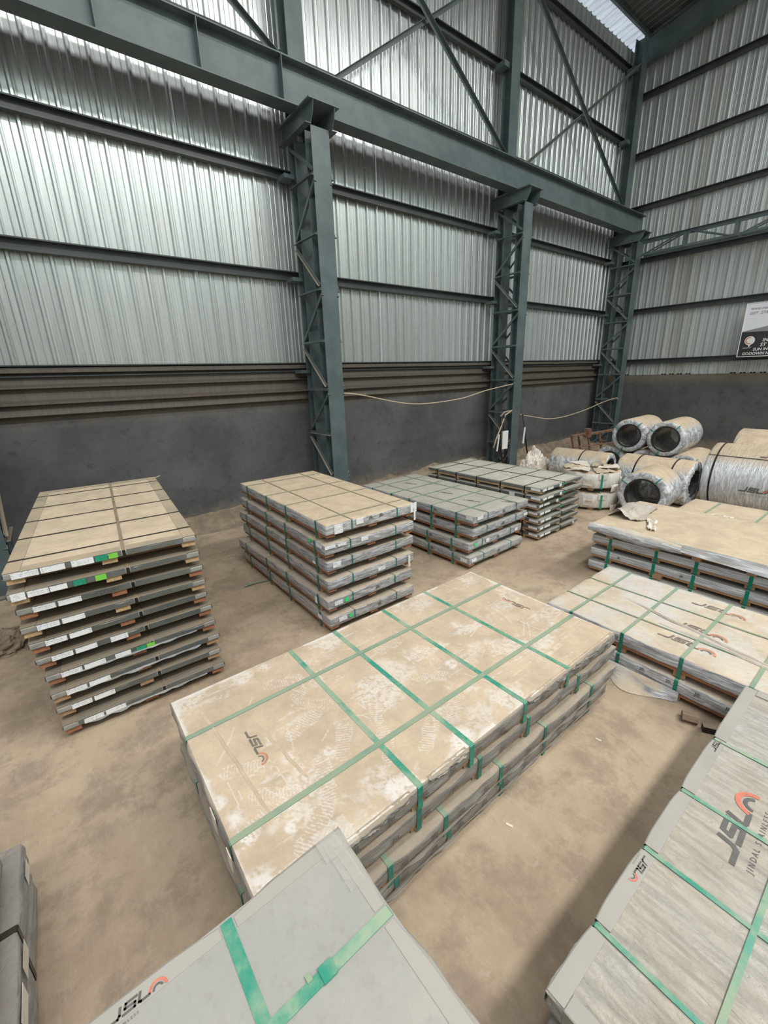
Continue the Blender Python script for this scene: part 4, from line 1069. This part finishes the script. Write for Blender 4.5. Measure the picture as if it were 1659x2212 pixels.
# ------------------------------------------------------------------ coils
def coil(label, c, ax, D, d, L, mat, seed=0, group=None, pleat=.012, faces=True, straps=(), ringm=True, printed=False, name='steel_coil', squash=1.0):
    """c = centre of the near face, ax = axis direction (horizontal) into the body"""
    ax = Vector((*ax, 0)).normalized(); up_ = Vector((0, 0, 1)); sd = ax.cross(up_)
    Rr = D/2; r = d/2; base = Vector((c[0]+ax.x*L/2, c[1]+ax.y*L/2, c[2]-Rr)); t = thing(name, base, label, 'coil', group)
    def P(s_, rad, th): return ax*(s_-L/2) + sd*(rad*math.cos(th)) + up_*(rad*math.sin(th)+Rr)
    n = 72
    prof = [(.0, r+.01), (-.01, r+.02), (-.012, (r+Rr)/2), (-.004, Rr-.03), (.012, Rr-.008), (.035, Rr), (L*.25, Rr), (L*.5, Rr), (L*.75, Rr), (L-.035, Rr), (L-.012, Rr-.008), (L+.004, Rr-.03), (L+.012, (r+Rr)/2), (L, r+.01)]
    b = MB()
    def fn(u, v):
        th = -2*math.pi*u; k = v*(len(prof)-1); i0 = min(int(k), len(prof)-2); f = k-i0
        s_ = prof[i0][0]*(1-f)+prof[i0+1][0]*f; rad = prof[i0][1]*(1-f)+prof[i0+1][1]*f
        q = noise.noise(Vector((math.cos(th)*9, math.sin(th)*9, seed*3+i0*.6)))
        if i0 in (0, 1, 2, 10, 11, 12): s_ += pleat*q*(1 if i0 > 5 else -1)
        else: rad += pleat*.5*noise.noise(Vector((math.cos(th)*3, math.sin(th)*3, s_*5+seed)))-pleat*.1
        return P(s_, rad, th)
    b.grid(fn, n, len(prof)-1, closed_u=True).build('wrapping', mat, t, smooth=True)
    # bore
    b = MB()
    b.grid(lambda u, v: P(L*v, r+.004*noise.noise(Vector((u*40, v*3, seed))), 2*math.pi*u), 48, 6, closed_u=True)
    bore = b.build('bore_lining', BORE, t, smooth=True)
    if ringm:
        b = MB()
        pr = [(-.02, r-.012), (-.02, r+.022), (.03, r+.022), (.03, r-.012)]
        b.grid(lambda u, v: P(pr[int(round(v*4)) % 4][0], pr[int(round(v*4)) % 4][1], -2*math.pi*u), 48, 4, closed_u=True)
        b.build('core_ring', RING, bore)
    for s_ in straps:
        b = MB(); pr = [(-.014, Rr+.004), (.014, Rr+.004), (.014, Rr+.001), (-.014, Rr+.001)]
        b.grid(lambda u, v: P(s_+pr[int(round(v*4)) % 4][0], pr[int(round(v*4)) % 4][1]+.003, -2*math.pi*u), 60, 4, closed_u=True)
        b.build('strap', BLACK_ST, t)
    for th in (.9, 2.6, 4.4):
        b = MB(); pts = [P(-.018, r-.0, th), P(-.026, (r+Rr)/2, th), P(-.012, Rr-.01, th), P(.03, Rr+.006, th)]
        for a_, b_ in zip(pts, pts[1:]): b.bar(a_, b_, .018, .0025, ax)
        if ringm: b.build('eye_strap', GREEN, t)
    return t, P
cg = 'coils piled in the far corner'
TD, TH = .77, .5
coil('wrapped coil lying on the coil pile, left one of the two on top', (10.75, 4.43, 1.068), (1, .06), TD, TH, 1.25, W_COIL, 1, cg)
coil('wrapped coil lying on the coil pile, right one of the two on top', (10.66, 3.62, 1.07), (1, .06), TD, TH+.02, 1.3, W_COIL, 2, cg)
coil('dusty grey coil on the floor, leftmost below the two top coils', (10.85, 4.84, .385), (1, .06), TD, .48, 1.25, W_COIL, 3, cg)
coil('wrapped coil on the floor, middle of the row under the two top coils', (10.8, 4.03, .385), (1, .06), TD, .52, 1.25, W_COIL, 4, cg)
coil('wrapped coil on the floor, rightmost of the row below the two top coils', (10.72, 3.215, .385), (1, .06), TD, .52, 1.25, W_COIL, 5, cg)
coil('blue-grey film coil lying left of the coil pile, behind the white paper packs', (10.15, 4.5, .36), (-.03, 1), .72, .45, 1.35, W_COIL, 6, None, ringm=False, straps=(.6,))
coil('dusty coil with ragged dark end opening, behind the black-ringed front coil', (9.5, 2.62, .44), (.0, 1), .88, .5, 1.3, W_COIL, 7, None, pleat=.03, ringm=False, straps=(.3, .95))
coil('nearest wrapped coil with black core ring facing the camera, behind the torn bundle', (8.12, 2.98, .425), (1, .08), .84, .54, .8, W_COIL, 8)
tJ, PJ = coil('big silver wrapped coil with printed emblem at the right edge', (9.9, 2.48, .6), (0, -1), 1.2, .55, 1.9, W_JSL, 9, None, pleat=.01, ringm=False, straps=(.14,))
def mapJ(s0, th0, size):
    def f(u, v):
        return PJ(s0+u*size*1.25, .6+.009, th0 + v*size*1.25/.6)
    return f
b = MB(); jsl(b, mapJ(.6, -.2, .085), sub='JINDAL STAINLESS'); 
b.build('printed_logo', [PRINT, PRINT_R], tJ)
b = MB(); jsl(b, mapJ(.75, .87, .085)); b.build('printed_logo', [PRINT_S, PRINT_RS], tJ)
b = MB(); 
for s_ in [k*.06 for k in range(31)]: pass
b.bar(PJ(.0, .605, .8), PJ(1.88, .605, .8), .016, .004, (0, 0, 1)); b.build('film_seam', BLACK_ST, tJ)
coil('sandy dusted large coil, second behind the printed coil at the right edge', (11.17, 2.45, .6), (0, -1), 1.2, .55, 1.6, W_COIL, 10, None, ringm=False)
coil('sandy dusted large coil, farthest at the right edge against the dark wall', (12.45, 2.72, .6), (0, -1), 1.2, .55, 1.6, W_COIL, 11, None, ringm=False)

# white paper packs (eye vertical)
def pack(label, c, D, z0, h, seed):
    t = thing('paper_wrapped_coil', (c[0], c[1], z0), label, 'coil', 'flat paper-wrapped coils')
    Rr = D/2; prof = [(.02, .1), (Rr*.6, .05), (Rr-.02, .05), (Rr, .08), (Rr+.005, h-.03), (Rr-.01, h-.005), (Rr*.8, h), (Rr*.45, h-.01), (.22, h-.03), (.2, .1)]
    def fn(u, v):
        k = v*(len(prof)-1); i0 = min(int(k+1e-6), len(prof)-2); f = k-i0; rad = prof[i0][0]*(1-f)+prof[i0+1][0]*f; z = prof[i0][1]*(1-f)+prof[i0+1][1]*f
        a = 2*math.pi*u; q = noise.noise(Vector((math.cos(a)*4, math.sin(a)*4, seed+z*4))); q2 = noise.noise(Vector((math.cos(a)*14, math.sin(a)*14, seed+z)))
        rad += (.02*q+.01*q2)*(1 if rad > .3 else 0); z += (.02*q+.012*q2)*(1 if z > .2 else 0)
        return (rad*math.cos(a), rad*math.sin(a), z)
    MB().grid(fn, 64, (len(prof)-1)*2, closed_u=True).build('paper_wrapping', W_PACK, t, smooth=True)
    for a in (-2.3, -1.1, .4, 2.0):
        ca, sa = math.cos(a), math.sin(a); b = MB()
        P_ = [(Rr*.35, h+.012), (Rr*.9, h+.02), (Rr+.03, h-.02), (Rr+.032, .05), (Rr*.9, .03)]
        for (r0, z0_), (r1, z1_) in zip(P_, P_[1:]): b.bar((r0*ca, r0*sa, z0_), (r1*ca, r1*sa, z1_), .03, .003, (ca, sa, .3))
        b.build('strap', GREEN, t)
    for a in (-2.6, -1.4, -.3, 1.0, 2.2):
        MB().box(Rr*math.cos(a)*.8-.045, Rr*math.cos(a)*.8+.045, Rr*math.sin(a)*.8-.045, Rr*math.sin(a)*.8+.045, 0, .06).build('skid_block', WOOD_T, t)
    # loose paper flaps
    for q in range(7):
        a0 = -2.9+q*.5; zz = h*(.5+.4*math.sin(q*2.1))
        def fl(u, v):
            k = noise.noise(Vector((u*3, v*3, q+seed))); a = a0+.3*u; rr = Rr+.012+.05*v*abs(k)+.02*u*v
            return (rr*math.cos(a), rr*math.sin(a), zz+.13*(v-.5)+.02*k)
        MB().grid(fl, 6, 5).build('paper_flap', CRUMP, t, smooth=True)
    return t
pack('white paper-wrapped flat coil on the floor, lower of two', (8.3, 3.99), 1.0, 0, .34, 1)
tp2 = pack('white paper-wrapped flat coil with brown crumpled top, upper of two', (8.28, 4.02), 1.04, .39, .34, 5)
for q in range(6):
    def fn(u, v):
        a = q*1.05; k = noise.noise(Vector((u*4, v*4, q*3))); x = (.12+.38*u)*math.cos(a+(v-.5)*.8); y = (.12+.38*u)*math.sin(a+(v-.5)*.8)
        return (x, y, .355+.05*abs(k)+.03*u*(q % 2))
    MB().grid(fn, 10, 8).build('torn_paper_top', [W_PACK, CRUMP][q % 2], tp2, smooth=True)
MB().box(.25, .58, -.2, -.16, .36, .372).build('wood_splinter', WOOD_Y, tp2, rot=(0, -.25, .3))

# crumpled plastic heap
def heap(label, c, rx, ry, h, mat, seed, name='crumpled_plastic', cat='plastic waste'):
    t = thing(name, (*c, 0), label, cat)
    for q in range(5):
        ox, oy = (random.Random(seed+q).random()-.5)*rx*.9, (random.Random(seed+q+50).random()-.5)*ry*.9; hh = h*(.5+.5*random.Random(seed+q+9).random())
        def fn(u, v):
            a = 2*math.pi*u; th = v*math.pi/2; d = Vector((math.cos(a)*math.cos(th), math.sin(a)*math.cos(th), math.sin(th)))
            k = noise.noise(d*2.3+Vector((seed+q, 0, 0)))*.5+noise.noise(d*4.5+Vector((q, seed, 0)))*.35+abs(noise.noise(d*8+Vector((0, q, seed))))*.25
            r_ = 1+.7*k; return (ox+d.x*rx*.55*r_, oy+d.y*ry*.55*r_, max(.0, d.z*hh*r_))
        MB().grid(fn, 40, 16, closed_u=True).build('crumpled_fold', mat, t, smooth=False)
    return t
heap('heap of crumpled cream plastic film on the floor right of the middle column', (10.15, 6.4), .5, .4, .55, CRUMP, 3)
heap('small brown heap of torn film behind the ten-high stack at left edge', (-.95, 5.6), .5, .4, .16, DIRTM, 33, 'torn_film_heap')

# rusty trestle
t = thing('iron_trestle', (13.55, 6.85, 0), 'low rusty iron trestle frame in front of the corner column', 'trestle')
MB().bar((-.75, .1, .6), (.1, .0, .62), .06, .06).build('top_rail', RUST, t); MB().bar((0.0, -.02, .6), (1.1, -.35, .66), .07, .07).build('top_rail', RUST, t)
for (x_, y_) in ((-.7, .12), (0.0, -.03), (1.05, -.33), (.5, -.15), (.1, .35)):
    MB().bar((x_, y_, .6), (x_+.1, y_-.1, 0), .05, .05, (1, 0, 0)).build('leg', RUST, t)
MB().box(-.08, .08, -.1, .06, .5, .78).build('post_head', RUST, t)
MB().bar((-.65, .05, .25), (1.05, -.38, .25), .04, .04).build('cross_rail', RUST, t)

# ropes between columns
def rope(label, pts, r, tails=True, cat='rope'):
    P_ = []
    for i in range(len(pts)-1):
        for k in range(8):
            u = k/8; p0 = Vector(pts[max(i-1, 0)]); p1 = Vector(pts[i]); p2 = Vector(pts[i+1]); p3 = Vector(pts[min(i+2, len(pts)-1)])
            P_.append(.5*((2*p1)+(-p0+p2)*u+(2*p0-5*p1+4*p2-p3)*u*u+(-p0+3*p1-3*p2+p3)*u**3))
    P_.append(Vector(pts[-1]))
    o = MB().tube(P_, r, 6).build('rope', ROPEM, smooth=True); tag(o, label, cat); return o
rope('pale rope sagging between the large column and the middle column', [(4.5, 6.96, 2.3), (4.88, 6.95, 2.25), (6.2, 6.95, 2.0), (7.6, 6.95, 2.02), (8.6, 6.95, 2.17), (9.72, 7.0, 2.28)], .012)
rope('pale rope sagging between the middle column and the corner column', [(10.02, 6.93, 1.49), (10.4, 6.98, 1.42), (11.67, 6.95, 1.24), (13.2, 6.95, 1.33), (14.5, 6.95, 1.52), (15.4, 6.93, 1.62), (15.55, 6.93, 1.57)], .014)
# hoses / tool bundle on middle column
t = thing('hanging_hose_bundle', (9.35, 6.95, .0), 'black hoses, rags and white tags hanging on the middle column', 'hoses')
def ln(name, pts, r, m): MB().tube(pts, r, 6).build(name, m, t, smooth=True)
ln('black_hose', [(-.1, 0, 1.5), (-.12, 0, 1.1), (-.08, -.02, .6), (.05, -.03, .15), (.06, -.03, .0)], .03, RUBBER)
ln('black_hose', [(0, 0, 1.52), (.02, 0, 1.1), (.1, -.02, .6), (.16, -.03, 0)], .025, RUBBER)
ln('black_hose', [(.28, 0, .7), (.2, -.02, .45), (-.3, -.03, .0)], .025, RUBBER)
ln('black_hose', [(.3, 0, .62), (.24, -.02, .3), (.1, -.03, .02)], .03, RUBBER)
ln('rope_end', [(.32, .0, 1.62), (.05, 0, 1.52), (-.15, -.02, 1.2), (-.3, -.02, .95), (-.4, -.02, .72)], .018, ROPEM)
ln('rope_end', [(.3, .0, 1.62), (.0, .0, 1.6), (-.15, 0, 1.5)], .012, ROPEM)
MB().box(-.08, .14, -.06, -.03, .65, 1.12).build('white_tag', WHITEP, t); MB().bar((-.2, -.03, 1.05), (-.26, -.03, .62), .035, .02, (0, 1, 0)).build('white_tube', WHITEP, t)
o = thing('leaning_rod', (10.56, 6.84, 0), 'black rod leaning on the right side of the middle column', 'rod')
MB().tube([(0, 0, .18-.18), (-.25, .02, .55), (-.48, .05, 1.5)], .02, 6).build('rod', RUBBER, o, smooth=True)
MB().bar((-.45, -.02, 1.15), (-.49, -.02, .72), .05, .02, (0, 1, 0)).build('white_tag', WHITEP, o)

# loose strap and paper chips on the floor
o = thing('loose_strap', (1.75, 5.12, 0), 'loose green strap scrap on the floor left of the six-high stack', 'strap', None, -.1)
MB().grid(lambda u, v: (-.16+.32*u, -.012+.024*v, .006+.03*math.sin(u*math.pi)*(1-.4*u)), 12, 1).build('strap_piece', GREEN, o)
for lab, x_, y_ in (('tiny white paper scrap on the floor beside the centre foreground stack', 1.68, 1.05), ('tiny pale wood chip on the floor in front of the pair of bundles', 2.7, 1.02), ('tiny white scrap on the floor between the six-high stack and the pair at right', 3.1, 2.95)):
    o = thing('scrap', (x_, y_, 0), lab, 'litter', None, x_*3)
    MB().box(-.02, .02, -.006, .006, 0.0, .006).build('chip', CRUMP, o)

# ------------------------------------------------------------------ sign board on end wall
sg = thing('sign_board', (16.12, 4.01, 2.79), 'framed black and white sign board with red and white emblem fixed on the end wall', 'sign')
Wd, Hg = 2.6, 1.39
SGW = m_simple('sign_white', (.72, .76, .82), .4, 0, .03, 2, 0); SGB = m_simple('sign_black', (.03, .03, .032), .35, 0, .15, 4, 0); SGG = m_simple('sign_grey', (.25, .25, .28), .4, 0, .03, 3, 0)
WT = m_simple('sign_letter_white', (.75, .75, .75), .5, 0, .02, 3, 0); GT = m_simple('sign_letter_grey', (.3, .31, .33), .5, 0, .02, 3, 0)
pnl = MB().box(0, .04, -Wd, 0, 0, Hg).build('panel', SGB, sg)
MB().add([(-.002, 0, .66), (-.002, 0, Hg), (-.002, -Wd, Hg), (-.002, -Wd, 1.2)], [(0, 1, 2, 3)]).build('white_field', SGW, pnl)
MB().add([(-.003, 0, .655), (-.003, 0, .665), (-.003, -Wd, 1.2), (-.003, -Wd, .6)], [(0, 1, 2, 3)]).build('grey_band', SGG, pnl)
b = MB(); b.box(-.012, .03, -Wd, .012, -.012, .006); b.box(-.012, .03, -.006, .012, 0, Hg); b.box(-.012, .03, -Wd, .012, Hg-.003, Hg+.012); b.build('frame', WT, sg)
def sgt(s_, size, y_, z_, mat, shear=0.0):
    vs, fs = tp(s_, size, shear=shear, bold=size*.02)
    MB().add([(-.005, -(y_+x_), z_+yy) for x_, yy, zz in vs], fs).build('lettering', mat, pnl)
sgt('www.maku', .1, .1, 1.22, GT, .2); sgt('GST  27ACYP', .1, .09, 1.1, GT, .2)
sgt('IN', .12, .5, .38, WT, .1); sgt('ST', .12, .47, .26, WT, .1); sgt('SUN IN', .1, .33, .15, WT, .1); sgt('GODOWN NO. 19', .1, .1, .04, WT, .1); sgt('channel partner', .03, .09, .22, WT)
b = MB(); cxe, cze = .22, .42
def em(x_, z_): return (-.006, -(cxe+x_), cze+z_)
pts = [em(.115*math.cos(a)*(1), .115*math.sin(a) - (.05 if abs(a+math.pi/2) < .2 else 0)) for a in [-math.pi/2+2*math.pi*k/40 for k in range(40)]]
b.add(pts, [tuple(range(40))]); b.build('emblem_disc', WT, pnl)
b = MB()
def em2(x_, z_): return (-.008, -(cxe+x_), cze+z_)
arc(b, 0, 0, .07, .095, 80, 290, em2, 16); b.build('emblem_arc', PRINT_R, pnl)

SC.render.film_transparent = False
